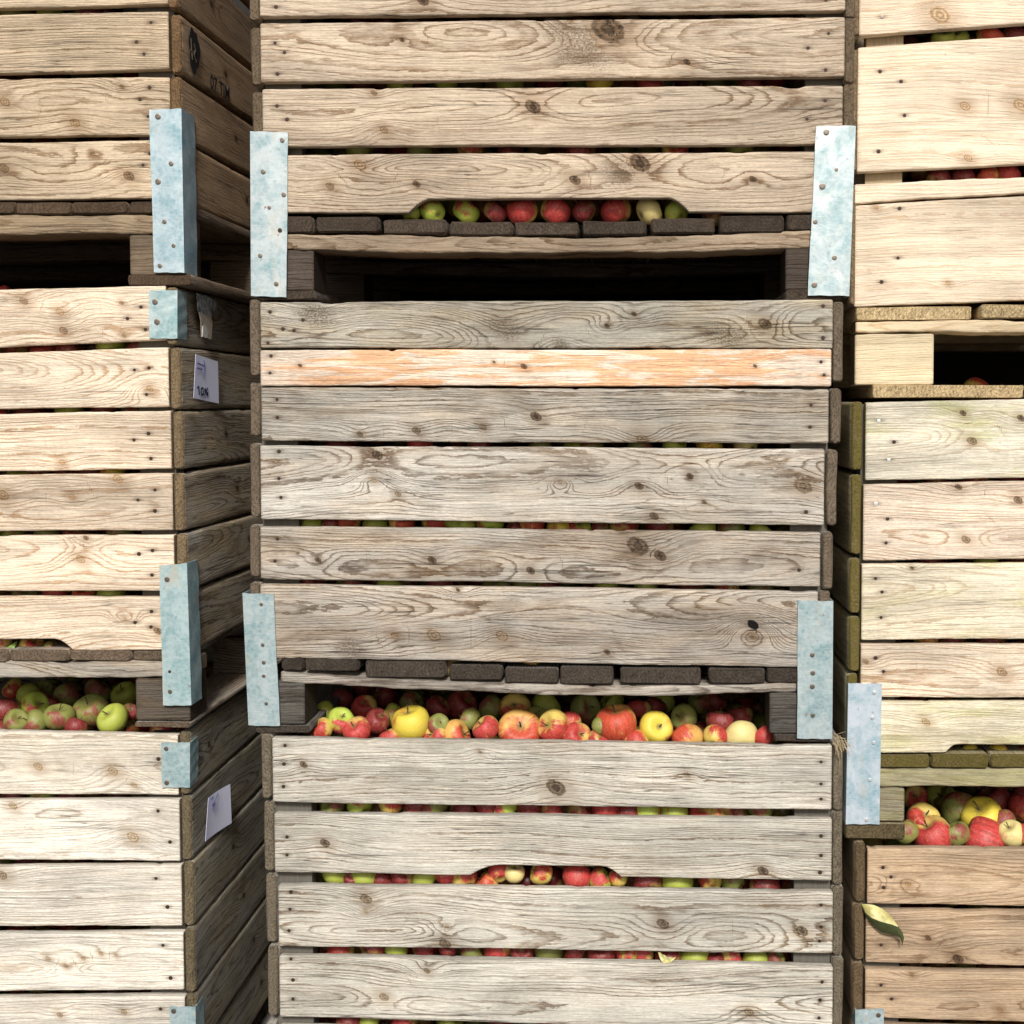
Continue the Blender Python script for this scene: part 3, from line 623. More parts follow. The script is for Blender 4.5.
# --- right column (only its left-hand part is in the frame)
Z1R, Z2R = zpix(950, 843), zpix(950, 400)
def rightx(c, xo, y):
    r = c.P(xo, y)[0]; return r, r+W
c = RB = Crate('brown bottom crate of the right stack with a dangling leaf', (1145, 900), 0.02, 0.6, 0.0)
xl, xr = rightx(c, 854, 900)
build(c, [
 D(q=(867.6, 1024, 845.6, 904, 847, 906), n=[(883, 867.5), (891, 877), (883.5, 887.5)], k=[(908, 884, 3, .1, .02)], kw=D(cath=.5)),
 D(q=(866, 1024, 908, 962, 909, 966), n=[(881, 945)], k=[(928, 938, 3, .7), (958, 959, 5, .8)]),
 D(q=(865.5, 1024, 966.5, 1018, 969, 1022), n=[(881, 985), (891.5, 999)], k=[(1000, 1010, 3, .2), (912, 975, 2, .4)]),
 D(q=(865.5, 1024, 1022, 1074, 1026, 1078)), D(q=(865.5, 1024, 1078, 1130, 1082, 1134))],
 [(861, 843, 903.5), (860, 905, 962.5), (859, 965, 1020), None, None], None,
 xl, xr, 'brown_wood', (.51, .37, .24), ext='R', deck=[(880, 940, 1132, 1146), (945, 1005, 1132, 1146)], string=(868, 1024, 1147, 1160, 1147, 1160), blocks=[(868, 920, 1161, 1195)], skids=[(866, 920, 1196, 1206)],
 sidetint=(.30, .23, .15),
 brackets=[D(q=((855, 1009), (883.5, 1008), (883.5, 1060), (855, 1060)), side='L', flange=.05, name='stacking_plate', screws=[(878, 1014, 2.6)], color=(.62, .76, .80), seed=10)])
c = RM = Crate('moss-tinged middle crate of the right stack with pale blue bracket', (1140, 600), 0.02, 0.3, Z1R)
xl, xr = rightx(c, 850, 560)
build(c, [
 D(q=(866, 1024, 402, 480, 399.3, 478), n=[(879, 421, 'zinc'), (894, 442), (889, 460, 'zinc')], k=[(963, 413, 3, .8), (972, 441, 4.5, .6), (1021, 418, 3.5, .8)], m='mossy_wood', t=(.74, .68, .545)),
 D(q=(863.7, 1024, 484, 560.6, 481, 559), n=[(876, 504, 'zinc'), (887.5, 519), (886, 543)], k=[(958.5, 487, 3.2, 1), (966, 539.5, 4, .6), (1018, 500, 4, .7)], t=(.80, .67, .53)),
 D(q=(862, 1024, 563.8, 640, 562, 639), n=[(875.5, 578.5), (882, 592), (881, 617.5)], k=[(912, 568, 2, .7)], m='mossy_wood', t=(.79, .70, .53)),
 D(q=(861, 1024, 643.2, 697, 643, 697.5), n=[(875.5, 658), (883.5, 671.5)], k=[(1002, 672, 5, .45), (865.5, 661.5, 3, .5)], t=(.82, .69, .53)),
 D(q=(861, 1024, 700, 753, 700, 753), k=[(926, 722, 4, .4, .014)], notch=(946, 957, 1180, 1200, 8), m='mossy_wood', t=(.79, .71, .52))],
 [(858, 402, 471.6), (857, 475, 556), (856, 558.5, 615), (855, 617.5, 673), (853, 675, 753)], None,
 xl, xr, 'light_pine_wood', (.78, .66, .49), ends='end_grain_mossy', ext='R', deck=[(864, 930, 755, 768), (932, 989, 754.5, 768.5), (991.5, 1050, 755, 768.5)], string=(862, 1024, 769, 787, 769, 788),
 blocks=[(858, 905, 788, 823)], skids=[(846, 905, 823.8, 840)], deckmat='mossy_wood', decktint=(.34, .29, .17), stringtint=(.40, .36, .21), blocktint=(.36, .32, .21), sidetint=(.36, .31, .19), sidemat='mossy_wood',
 brackets=[D(q=((848, 683), (881.5, 683.5), (879, 823.6), (845.5, 823.6)), side='L', screws=[(874, 692, 2.4, 'zinc'), (872, 717, 2.4, 'zinc'), (873.5, 742, 2.4, 'zinc'), (869.5, 779, 2.4, 'zinc'), (866.5, 819, 2.4, 'zinc')], color=(.74, .88, 1.0), seed=11, rough=.3)])
c = RT = Crate('new yellow pine top crate of the right stack with extra wide planks', (1150, 200), 0.03, -3.0, Z2R)
xl, xr = rightx(c, 854.5, 200)
build(c, [
 D(q=(861, 1024, -150, -75, -165, -90)),
 D(q=(860, 1024, -72, 37.5, -88, 25.4), n=[(882, 17, 'screw')], k=[(940, 15, 9, .05)]),
 D(q=(858, 1024, 47, 174, 36, 165), n=[(880, 71.5), (901, 81.5), (904.5, 115.5), (878.5, 151.5)], k=[(965, 106, 5, .05), (1021, 105, 7, .25), (968, 158, 4, .1)], kw=D(ringw=.012, cath=.3)),
 D(q=(854.5, 1024, 185, 204.6, 176.4, 194.4), kw=D(ringw=.012, cath=.05, wave=.0016)),
 D(q=(855, 1024, 205.6, 307.7, 195.6, 300.5), n=[(899.5, 208.5), (898, 258), (881.5, 282)], k=[(876, 207.5, 2.4, .2), (948, 283, 2.5, .2)], kw=D(ringw=.014, cath=.05))],
 [(857, -150, -75), (857, -70, 36), (857, 49, 172), (855.5, 187, 306), False], None,
 xl, xr, 'new_pine_wood', (.84, .70, .53), ext='R', deck=[(856, 972, 307, 320), (981, 1070, 305, 318)], string=(856, 1024, 321.5, 333, 319, 331.5),
 blocks=[(855.5, 934, 333.5, 385)], skids=[(873, 1024, 385.5, 398)], deckmat='new_pine_wood', deckends='end_grain_pale', decktint=(.74, .60, .38), stringtint=(.74, .60, .40), blocktint=(.72, .60, .40), posttint=(.6, .48, .32), sidetint=(.5, .4, .28))
# ------------------------------------------------------------------ apples
def apple_mat(name, base, blush, cover, streak=.5, spec2=(.85, .8, .5)):
    m, nt = new_mat(name); g = N(nt)
    tc = g.n('ShaderNodeTexCoord').outputs['Object']; rnd = g.n('ShaderNodeObjectInfo').outputs['Random']
    cm = g.n('ShaderNodeCombineXYZ'); g.put(cm.inputs[0], g.m('MULTIPLY', rnd, 60)); g.put(cm.inputs[2], g.m('MULTIPLY', rnd, 23))
    va = g.n('ShaderNodeVectorMath', operation='ADD'); g.put(va.inputs[0], tc); g.put(va.inputs[1], cm.outputs[0]); vec = va.outputs[0]
    x, y, z = g.sep(tc)
    ang = g.m('ARCTAN2', y, x); cv = g.n('ShaderNodeCombineXYZ'); g.put(cv.inputs[0], g.m('MULTIPLY', ang, 3.0)); g.put(cv.inputs[1], g.m('MULTIPLY', z, .45)); g.put(cv.inputs[2], g.m('MULTIPLY', rnd, 30))
    st = g.noise(cv.outputs[0], 3.2, 4, .7)
    lowf = g.noise(vec, 1.3, 2, .5)
    side = g.m('ADD', g.m('MULTIPLY', x, .38), g.m('MULTIPLY', z, .12))
    k = g.m('ADD', side, g.m('ADD', g.m('MULTIPLY', g.m('SUBTRACT', st, .5), streak), g.m('MULTIPLY', g.m('SUBTRACT', lowf, .5), 1.1)))
    k = g.m('ADD', k, g.m('MULTIPLY', g.m('SUBTRACT', rnd, .5), .15))
    bm = g.ss(k, .32-cover, .62-cover)
    b2 = g.mix(g.noise(vec, 2.2, 3), base, tuple(q*.78 for q in base))
    col = g.mix(bm, b2, g.mix(g.ss(st, .35, .7), blush, tuple(q*.55 for q in blush)))
    dots = g.n('ShaderNodeTexVoronoi'); g.put(dots.inputs['Vector'], vec); dots.inputs['Scale'].default_value = 11
    col = g.mix(g.m('MULTIPLY', g.m('SUBTRACT', 1.0, g.ss(dots.outputs['Distance'], .05, .16)), .55), col, spec2)
    # russet round the stem, bruises
    rr = g.m('SQRT', g.m('ADD', g.m('MULTIPLY', x, x), g.m('MULTIPLY', y, y)))
    col = g.mix(g.m('MULTIPLY', g.m('SUBTRACT', 1.0, g.ss(rr, .10, .30)), .7), col, (.20, .16, .05))
    br = g.ss(g.noise(vec, 3.1, 3), .70, .76)
    col = g.mix(g.m('MULTIPLY', br, .7), col, (.16, .09, .04))
    col = g.mix(g.m('MULTIPLY', g.ss(g.noise(vec, 7, 5, .7), .45, .7), .22), col, (.42, .36, .26))
    g.out(col, g.m('ADD', .34, g.m('MULTIPLY', lowf, .3)), g.noise(vec, 9, 3), bs=.12, dist=.03, spec=.45)
    MATS[name] = m; return m
KINDS = {
 'R': ('bright red', (.68, .48, .13), (.55, .05, .045), .48), 'D': ('dark red', (.34, .22, .06), (.24, .02, .022), .52),
 'G': ('green', (.42, .48, .07), (.45, .14, .05), -.10), 'Y': ('yellow', (.78, .62, .07), (.68, .22, .05), .10),
 'O': ('orange-red', (.78, .46, .12), (.62, .08, .035), .42), 'P': ('red and yellow', (.74, .56, .13), (.54, .05, .035), .32),
 'M': ('dull green and red', (.24, .26, .06), (.28, .06, .04), .16), 'W': ('pale yellow', (.80, .68, .28), (.72, .32, .16), .0),
 'H': ('half green half red', (.48, .60, .08), (.58, .06, .06), .20)}
AM = {}
def apple_mesh(seed, mat):
    rng = random.Random(seed); n, mrows = 28, 20; vs = []; fs = []
    lob = rng.uniform(0, 6.28); asp = rng.uniform(.86, .98); tz = rng.uniform(.03, .10)
    for i in range(mrows+1):
        a = math.pi*i/mrows                      # 0 at the top
        r = math.sin(a)**.86; z = math.cos(a)*asp
        ct = math.exp(-(a/.42)**2); cb = math.exp(-((math.pi-a)/.34)**2)
        z = z-.36*ct+.22*cb
        r = r*(1+tz*math.cos(a))
        for k in range(n):
            t = k/n*2*math.pi
            l = 1+.03*math.cos(5*t+lob)*(.3+.7*abs(math.cos(a)))+.035*math.sin(2*t+lob*2)+.03*math.sin(t+lob*3+a*1.5)
            vs.append((r*l*math.cos(t), r*l*math.sin(t), z))
    for i in range(mrows):
        for k in range(n): fs.append((i*n+k, (i+1)*n+k, (i+1)*n+(k+1) % n, i*n+(k+1) % n))
    me = bpy.data.meshes.new('apple'); me.from_pydata(vs, [], fs); me.update()
    me.polygons.foreach_set('use_smooth', [True]*len(fs)); me.materials.append(mat)
    return me
for k, v in KINDS.items():
    mt = apple_mat(v[0].replace(' ', '_')+'_apple_skin', v[1], v[2], v[3])
    AM[k] = [apple_mesh(3+31*i+ord(k), mt) for i in range(3)]
def stem_mesh():
    vs, fs = [], []; n = 7
    for i in range(6):
        f = i/5; cx = .10*f*f; z = .50+.52*f
        r = .035+.02*abs(f-.4)
        for k in range(n): a = k/n*6.283; vs.append((cx+r*math.cos(a), r*math.sin(a), z))
    for i in range(5):
        for k in range(n): fs.append((i*n+k, i*n+(k+1) % n, (i+1)*n+(k+1) % n, (i+1)*n+k))
    fs.append(tuple(5*n+k for k in range(n)))
    me = bpy.data.meshes.new('stem'); me.from_pydata(vs, [], fs); me.update(); me.materials.append(MATS['apple_stem_bark']); return me
STEM = stem_mesh()
ORD = ['first', 'second', 'third', 'fourth', 'fifth', 'sixth', 'seventh', 'eighth', 'ninth', 'tenth', 'eleventh', 'twelfth', 'thirteenth', 'fourteenth', 'fifteenth', 'sixteenth', 'seventeenth', 'eighteenth', 'nineteenth', 'twentieth',
       'twenty-first', 'twenty-second', 'twenty-third', 'twenty-fourth', 'twenty-fifth', 'twenty-sixth', 'twenty-seventh', 'twenty-eighth', 'twenty-ninth', 'thirtieth']
POS = []
def add_apple(p, r, kind, rnd, tilt=None, stem=True):
    o = bpy.data.objects.new('apple', AM[kind][rnd.randrange(3)]); COL.objects.link(o)
    o.location = p; o.scale = (r, r, r*rnd.uniform(.92, 1.04))
    rot = tilt or (rnd.uniform(-1.1, 1.1), rnd.uniform(-1.0, 1.0), rnd.uniform(-2.6, -.5))
    o.rotation_euler = rot
    o['category'] = 'apple'; o['group'] = 'apples heaped in the wooden crates'
    if stem:
        s = bpy.data.objects.new('stem', STEM); COL.objects.link(s); s.parent = o; s.rotation_euler = (0, 0, rnd.uniform(0, 6))
    POS.append((Vector(p), r)); return o
def label_rows(items, where):
    items.sort(key=lambda q: q[0])
    for i, (px, o, kind) in enumerate(items):
        o['label'] = f'{KINDS[kind][0]} apple, {ORD[i]} {where}'
def world(c, x, y, z): return c.C + c.R @ Vector((x, y, z))
def opening(c, ztop_px, lst, where, seed):
    """apples resting on the heap seen through the opening above crate c's top plank"""
    rnd = random.Random(seed); x, zt = c.P(*ztop_px); rows = {0: [], 1: [], 2: []}
    for q in lst:
        px, py, rp, kind = q[:4]
        zc = zt+.010
        d = .035+rp/492
        xx, yy = c.T(px, py, zc)
        dd = yy-c.yf
        if dd < d or py > ztop_px[1]-3: dd = d+random.Random(px).uniform(0, .012)
        dd = min(dd, .62)
        xx, zz = c.P(px, py, dd)
        r = rp/492*(2.5+dd)/2.5
        o = add_apple(world(c, xx, c.yf+dd, zz), r, kind, rnd, q[4] if len(q) > 4 else None)
        rows[0 if dd < .075 else 1 if dd < .2 else 2].append((px, o, kind))
    for k, nm in enumerate(('front row', 'second row', 'shaded back rows')):
        label_rows(rows[k], f'from left, {nm} {where}')
def slot(c, ya, yb, lst, where, seed, r=14.0, off=.0):
    rnd = random.Random(seed); items = []
    for q in lst:
        px, kind = q[0], q[1]
        if kind == 'R' and len(q) < 3 and rnd.random() < .45: kind = rnd.choice('MPD')
        rp = q[2] if len(q) > 2 else r*rnd.uniform(.88, 1.12)
        fx = (px-250)/600 if 200 < px < 860 else 0
        yc = (ya+(yb-ya)*fx if c in (CB, CM, CT) else (ya+yb)/2)+rnd.uniform(-4, 4)
        if len(q) > 3: yc = q[3]
        dd = .026+rp/492+off+(q[4] if len(q) > 4 else rnd.uniform(0, .012))
        xx, zz = c.P(px, yc, dd)
        o = add_apple(world(c, xx, c.yf+dd, zz), rp/492, kind, rnd, stem=rp > 11 and len(q) > 3)
        items.append((px, o, kind))
    label_rows(items, where)
U = (0, 0, 0)
opening(CB, (560, 739), [
 (322, 730, 12, 'P'), (357, 731, 14.5, 'R', (.5, .5, -1.2)), (377, 721, 13, 'D'), (411, 723.5, 19.5, 'Y', (-.25, .2, 3.0)), (391, 739, 12, 'R'), (456, 737, 17, 'O'), (486, 729, 13.5, 'R'), (520, 731, 22, 'O', (.3, .9, -1.0)), (554, 727, 17, 'P'),
 (576, 737, 15.6, 'R'), (617, 724, 21.5, 'O', (.1, .2, -1.8)), (656, 728, 17, 'Y', (1.2, .1, .3)), (687.5, 739, 16, 'O'), (715, 737, 12.5, 'P'), (741.5, 738, 18, 'W', (.6, .8, 2.5)), (764, 737, 12, 'R'), (636, 742, 13, 'P'), (436, 736, 13, 'R'), (599, 740, 12, 'R'),
 (341, 721, 14, 'H'), (364, 707, 13, 'R'), (391.5, 715, 12, 'G'), (343, 699, 11, 'D'), (385, 696, 12, 'D'), (326, 712, 12, 'G'), (462, 706, 16, 'D'), (491.5, 708, 13, 'M'), (515, 709, 16, 'P'), (546, 706, 16, 'G'), (438, 708, 13, 'D'), (412, 704, 13, 'M'), (438, 724, 11, 'M'),
 (470, 719, 12, 'M'), (585, 709, 16, 'M'), (612, 704, 13, 'G'), (639, 710, 13, 'R'), (684, 718, 14, 'M'), (720, 722.5, 14, 'D'), (740, 716, 13, 'D'), (700, 703, 12, 'M'), (663, 702, 12, 'G'), (715, 702, 12, 'D'), (362, 688, 11, 'D'), (570, 722, 11, 'R'), (535, 716, 10, 'M'), (600, 726, 9, 'M'), (655, 707, 11, 'D')],
 'above middle bottom crate', 11)
opening(LB, (120, 731), [
 (5, 710, 15, 'D'), (13, 689, 11, 'P'), (29, 695, 12, 'G'), (42, 691, 11, 'M'), (35, 706, 15, 'H'), (16, 722, 13, 'M'), (36, 722, 13, 'M'), (59, 717, 15, 'M'), (66, 696, 12.5, 'M'), (91, 711, 17.5, 'M', (.4, .4, -1)), (98, 691, 14, 'M'), (113, 719, 16, 'G'), (125, 695, 14, 'G'), (50, 703, 9, 'D'), (76, 727, 12, 'D'), (0, 730, 10, 'D'), (130, 712, 9, 'D')],
 'above left bottom crate', 12)
opening(RB, (950, 844), [
 (915.6, 798, 13, 'R'), (923, 820, 17, 'P'), (932.6, 836, 20, 'R', (.5, .2, -1.6)), (960, 811, 19, 'M'), (983, 818, 22, 'Y', (.3, .5, -1.9)), (983, 840, 24, 'R', (1.2, -.3, -1.7)), (994, 801, 17, 'D'), (956, 834, 14, 'M'), (1011.5, 834, 14, 'W'), (1022, 808, 14, 'R'), (1027, 836, 13, 'R'), (937, 795, 12, 'G'), (947, 800, 13, 'M'), (1003, 822, 13, 'M'), (1016, 795, 12, 'D'), (906, 832, 13, 'M')],
 'above right bottom crate', 13)
# rows showing in slots between planks
slot(CB, 802, 814, [(333, 'M'), (360, 'H'), (391, 'P'), (416, 'D'), (435, 'R'), (464, 'R'), (487, 'D'), (505, 'H'), (529, 'R'), (552, 'R'), (580, 'D'), (606, 'R'), (629, 'R'), (648, 'H'), (674, 'G'), (702, 'R'), (722, 'P'), (740, 'M'), (760, 'R')],
     'from left, first slot of middle bottom crate', 21)
slot(CB, 872, 886, [(336, 'G'), (352, 'D', 9), (365, 'G'), (382, 'D'), (403, 'R'), (426, 'G'), (446, 'H'), (464, 'R'), (487, 'O', 13, 884), (499, 'R', 12, 872), (514, 'W', 11.5, 873), (541.5, 'P', 12.5, 873), (577, 'R', 15.5, 877), (600, 'H', 13, 880), (618, 'P', 10), (648, 'D'), (677, 'G', 17), (710, 'P'), (733, 'M'), (765, 'D')],
     'from left, notched slot of middle bottom crate', 22)
slot(CB, 944, 961, [(340, 'P'), (373, 'D'), (395, 'G'), (424, 'D'), (448, 'D', 10), (472, 'R'), (498, 'R'), (522, 'D'), (548, 'M'), (575, 'D'), (602, 'D'), (628, 'H'), (642, 'R', 12), (668, 'D'), (695, 'G'), (715, 'D', 10), (731, 'R'), (755, 'G'), (775, 'M', 10)],
     'from left, third slot of middle bottom crate', 23)
slot(CB, 1015, 1033, [(350, 'D'), (370, 'G'), (405, 'R'), (450, 'G'), (500, 'D'), (550, 'R'), (610, 'G'), (660, 'D'), (720, 'R')], 'from left, lowest slot of middle bottom crate', 24)
slot(CM, 521, 531, [(313, 'G'), (331, 'D', 9), (348, 'O'), (376, 'G'), (402, 'O'), (435, 'P'), (455, 'G'), (466, 'G', 10), (490, 'H'), (514, 'D', 9), (532, 'O'), (559, 'Y'), (580, 'H'), (600, 'D', 10), (624, 'R', 16), (660, 'D'), (702, 'G', 15), (730, 'M'), (760, 'G')],
     'from left, widest slot of centre crate', 25)
slot(CM, 581, 591, [(312, 'D'), (350, 'M'), (390, 'G'), (440, 'D'), (497, 'R'), (525, 'M'), (548, 'D'), (606, 'G'), (646, 'G'), (690, 'D'), (726, 'P'), (760, 'M')], 'from left, slot above lowest centre crate plank', 26)
slot(CM, 443, 448, [(340, 'D'), (420, 'R'), (480, 'D'), (540, 'M'), (577, 'G'), (591, 'R'), (640, 'M'), (674, 'G'), (709, 'Y'), (746, 'W')], 'from left, slot below third centre crate plank', 27)
slot(CM, 665, 672, [(450, 'M'), (535, 'Y'), (600, 'O'), (640, 'O'), (665, 'D')], 'from left, crack over centre crate deck boards', 28)
slot(CT, 209, 210, [(411, 'G', 10, 213), (433, 'H', 12.5, 211), (466, 'H', 14.5, 211), (495, 'D', 12, 212), (522, 'R', 15.5, 211), (555.6, 'R', 16, 211), (584, 'D', 12.5, 211), (616.5, 'R', 16, 211), (649, 'W', 14.5, 211), (676.6, 'G', 13, 213), (713, 'D', 13, 214)],
     'from left, long notch of middle top crate', 29)
slot(CT, 84, 81, [(400, 'G'), (445, 'G'), (510, 'G'), (600, 'Y'), (650, 'R'), (750, 'D')], 'from left, upper slot of middle top crate', 30)
slot(CT, 151, 149, [(360, 'R'), (420, 'R'), (470, 'R'), (510, 'D'), (580, 'R'), (675, 'R'), (740, 'M')], 'from left, slot above middle top notched plank', 31)
slot(LM, 347, 350, [(18, 'D'), (45, 'R'), (70, 'D'), (111, 'G'), (140, 'M')], 'from left, first slot of left middle crate', 32)
slot(LM, 410, 413, [(0, 'R', 9, 416), (30, 'D'), (70, 'G'), (105, 'D'), (135, 'M')], 'from left, second slot of left middle crate', 33)
slot(LM, 471, 474, [(22, 'G'), (40, 'D', 10), (66, 'R'), (92, 'D'), (113, 'Y')], 'from left, third slot of left middle crate', 34)
slot(LM, 531, 535, [(12, 'G'), (48, 'M'), (75, 'D'), (120, 'M')], 'from left, fourth slot of left middle crate', 35)
slot(LM, 592, 594, [(24, 'M'), (56, 'R'), (84, 'O', 12, 595), (111, 'G', 14, 594)], 'from left, fifth slot of left middle crate', 36)
slot(LM, 645, 645, [(2, 'R', 10, 643), (32, 'P', 13, 648), (52, 'M', 9, 649)], 'from left, notch of left middle crate', 37)
slot(LM, 285, 288, [(6, 'R', 11, 296, .16), (22, 'R', 10, 297, .2), (60, 'D', 12, 300, .25)], 'from left, dark opening above left middle crate', 38)
slot(LB, 795, 797, [(15, 'D'), (44, 'G'), (70, 'D')], 'from left, thin slot of left bottom crate', 39)
slot(LT, 9, 12, [(15, 'M'), (50, 'G'), (90, 'D')], 'from left, highest slot of left top crate', 40)
slot(RT, 36, 38, [(943, 'G', 12, 39), (958, 'G', 11, 40), (990, 'O', 14, 38), (1014, 'D', 13, 38)], 'from left, upper slot of right top crate', 41)
slot(RT, 175, 176, [(938, 'D', 13, 180), (963, 'D', 12, 179), (987, 'O', 13, 178), (1007, 'R', 13, 176)], 'from left, lower slot of right top crate', 42)
slot(RM, 480, 481, [(935, 'D'), (975, 'R'), (1010, 'D')], 'from left, first slot of right middle crate', 43)
slot(RM, 560, 562, [(930, 'D'), (985, 'G'), (1016, 'D')], 'from left, second slot of right middle crate', 44)
slot(RM, 640, 641, [(925, 'R'), (950, 'D'), (990, 'D')], 'from left, third slot of right middle crate', 45)
slot(RM, 752, 752, [(968, 'Y', 13, 756), (998, 'Y', 13, 756), (1022, 'R', 12, 756)], 'from left, notch of right middle crate', 46)
slot(RM, 385, 385, [(945, 'D', 14, 396, .22), (976, 'P', 16, 392, .24), (1004, 'D', 14, 396, .23)], 'from left, dark opening above right middle crate', 47)
# the rest of the heap: everything behind the rows above, as one mass
def heap():
    rnd = random.Random(5); n, mr = 10, 7
    sv = [(0, 0, .92)]
    for i in range(1, mr):
        a = math.pi*i/mr
        for k in range(n): sv.append((math.sin(a)*math.cos(k/n*6.283), math.sin(a)*math.sin(k/n*6.283), .92*math.cos(a)))
    sv.append((0, 0, -.92)); sv = np.array(sv)
    sf = []
    for k in range(n): sf.append((0, 1+k, 1+(k+1) % n))
    tris, quads = [], []
    for i in range(mr-2):
        for k in range(n): quads.append((1+i*n+k, 1+(i+1)*n+k, 1+(i+1)*n+(k+1) % n, 1+i*n+(k+1) % n))
    for k in range(n): tris.append((0, 1+k, 1+(k+1) % n)); tris.append((len(sv)-1, 1+(mr-2)*n+(k+1) % n, 1+(mr-2)*n+k))
    cols = [(.30, .03, .025), (.12, .012, .015), (.16, .19, .04), (.18, .03, .02), (.26, .14, .04), (.14, .12, .035), (.22, .035, .03)]  # skin colours darkened to paint in the shade inside the crates
    pts = []
    for c, zlo, zhi, x0, x1 in HEAPS:
        r = .031; step = .058; z = zlo+r; row = 0
        while z < zhi:
            top = z+step*.9 >= zhi
            for li, d in enumerate(np.arange(.125, .95 if top else .26, .055)):
                x = x0+.038+(row+li) % 2*.029
                while x < x1-.036:
                    p = world(c, x+rnd.uniform(-.004, .004), c.yf+d+rnd.uniform(-.006, .006), z+rnd.uniform(-.005, .005))
                    if all((p-q).length > (r+s)*.93 for q, s in POS if abs(q.z-p.z) < .08 and abs(q.x-p.x) < .08): pts.append((p, r*rnd.uniform(.9, 1.08), rnd.choice(cols)))
                    x += step
            z += step*.9; row += 1
    V = []; Fc = []; C_ = []
    for i, (p, r, cl) in enumerate(pts):
        V.append(sv*r+np.array(p)); o = i*len(sv)
        Fc += [tuple(o+q for q in f) for f in tris]+[tuple(o+q for q in f) for f in quads]
        C_.append(np.tile((*cl, 1), (len(sv), 1)))
    V = np.concatenate(V); C_ = np.concatenate(C_)
    m, nt = new_mat('mixed_apple_skin'); g = N(nt)
    tc = g.n('ShaderNodeTexCoord').outputs['Object']; nz = g.noise(tc, 26, 4, .6)
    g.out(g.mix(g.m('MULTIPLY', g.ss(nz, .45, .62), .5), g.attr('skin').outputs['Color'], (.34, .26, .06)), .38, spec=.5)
    o = mesh_obj('heaped_apples', V.tolist(), Fc, m, smooth=True)
    a = o.data.attributes.new('skin', 'FLOAT_COLOR', 'POINT'); a.data.foreach_set('color', C_.astype(np.float32).ravel())
    o['kind'] = 'stuff'; o['label'] = 'mass of shaded red and green apples filling the crates behind the front rows'; o['category'] = 'apples'
HEAPS = []
for c, bot, top in ((CB, 1140, 741), (CM, 655, 312), (CT, 212, -100), (LB, 1120, 733), (LM, 645, 297), (LT, 198, -100), (RB, 1130, 848), (RM, 750, 410), (RT, 303, -140)):
    px = 560 if c in (CB, CM, CT) else 80 if c in (LB, LM, LT) else 950
    zlo, zhi = c.P(px, bot)[1], c.P(px, top)[1]
    xa = c.P(260, 400)[0] if c in (CB, CM, CT) else (-W/2 if False else None)
    if c in (CB, CM, CT): x0, x1 = c.P(262, 500)[0], c.P(836, 500)[0]
    elif c in (LB, LM, LT): x1 = c.P(160 if c is LT else 172, 500)[0]; x0 = x1-.62
    else: x0 = c.P(866, 600)[0]; x1 = x0+.62
    HEAPS.append((c, zlo, zhi-.02, x0, x1))
heap()
# ------------------------------------------------------------------ notes, stencil, leaves, straw
def side_quad(c, xside, pts, mat, name, parent=None, th=.0006, curl=0.0, nx=6):
    """sheet on the right-hand side face given by 4 pixel corners tl,tr,br,bl"""
    q = [c.S(px, py, xside) for px, py in pts]; vs = []; fs = []
    for l in (0, 1):
        for i in range(nx+1):
            f = i/nx
            for j in range(2):
                a, b = (q[0], q[1]) if j == 0 else (q[3], q[2])
                y = a[0]+(b[0]-a[0])*f; z = a[1]+(b[1]-a[1])*f
                vs.append((xside+.002+l*th+curl*f*f, y, z))
    k = 2*(nx+1)
    for i in range(nx):
        a = 2*i; fs.append((a, a+1, a+3, a+2)); fs.append((k+a, k+a+2, k+a+3, k+a+1))
        fs.append((a, a+2, k+a+2, k+a)); fs.append((a+1, k+a+1, k+a+3, a+3))
    fs.append((0, k, k+1, 1)); fs.append((k-2, k-1, 2*k-1, 2*k-2))
    return q, vs, fs
def strokes(c, xs, paths, w, mat, name, parent, wid=.0006):
    """pen lines: pixel polylines laid on the side face as flat ribbons"""
    vs, fs = [], []
    for path in paths:
        p = [c.S(px, py, xs) for px, py in path]
        for (y0, z0), (y1, z1) in zip(p, p[1:]):
            dy, dz = y1-y0, z1-z0; l = math.hypot(dy, dz) or 1; ny, nz = -dz/l*w/2, dy/l*w/2; o = len(vs)
            for h in (0, wid): vs += [(xs+h, y0-ny, z0-nz), (xs+h, y1-ny, z1-nz), (xs+h, y1+ny, z1+nz), (xs+h, y0+ny, z0+nz)]
            fs += [(o+4, o+5, o+6, o+7), (o+3, o+2, o+1, o), (o, o+1, o+5, o+4), (o+1, o+2, o+6, o+5), (o+2, o+3, o+7, o+6), (o+3, o, o+4, o+7)]
    ob = mesh_obj(name, vs, fs, mat, parent)
    return ob
def to_world(o, c): o.matrix_world = Matrix.Translation(c.C) @ c.R.to_4x4()
def sidex(px, c, py): return c.P(px, py)[0]
xs = sidex(183.5, LM, 500)
q, vs, fs = side_quad(LM, xs, [(194.5, 354), (215, 361.5), (216, 403.5), (192.5, 398)], None, 'n', curl=.004)
note = mesh_obj('paper_note', vs, fs, MATS['note_paper']); to_world(note, LM)
note['label'] = 'lilac paper note marked 10% in black on the left middle crate'; note['category'] = 'note'
strokes(LM, xs+.0045, [[(197.3, 388), (198.8, 386.5), (199.2, 395)], [(201, 388.5), (203, 388), (203.4, 394.5), (201.4, 395), (201, 388.5)], [(204.4, 395), (207.6, 388)], [(204.6, 389), (205.5, 389), (205.4, 391), (204.6, 390.6), (204.6, 389)], [(206.8, 393), (207.8, 392.8), (207.6, 395), (206.7, 395), (206.8, 393)]], .004, MATS['pen_ink'], 'handwriting', note)
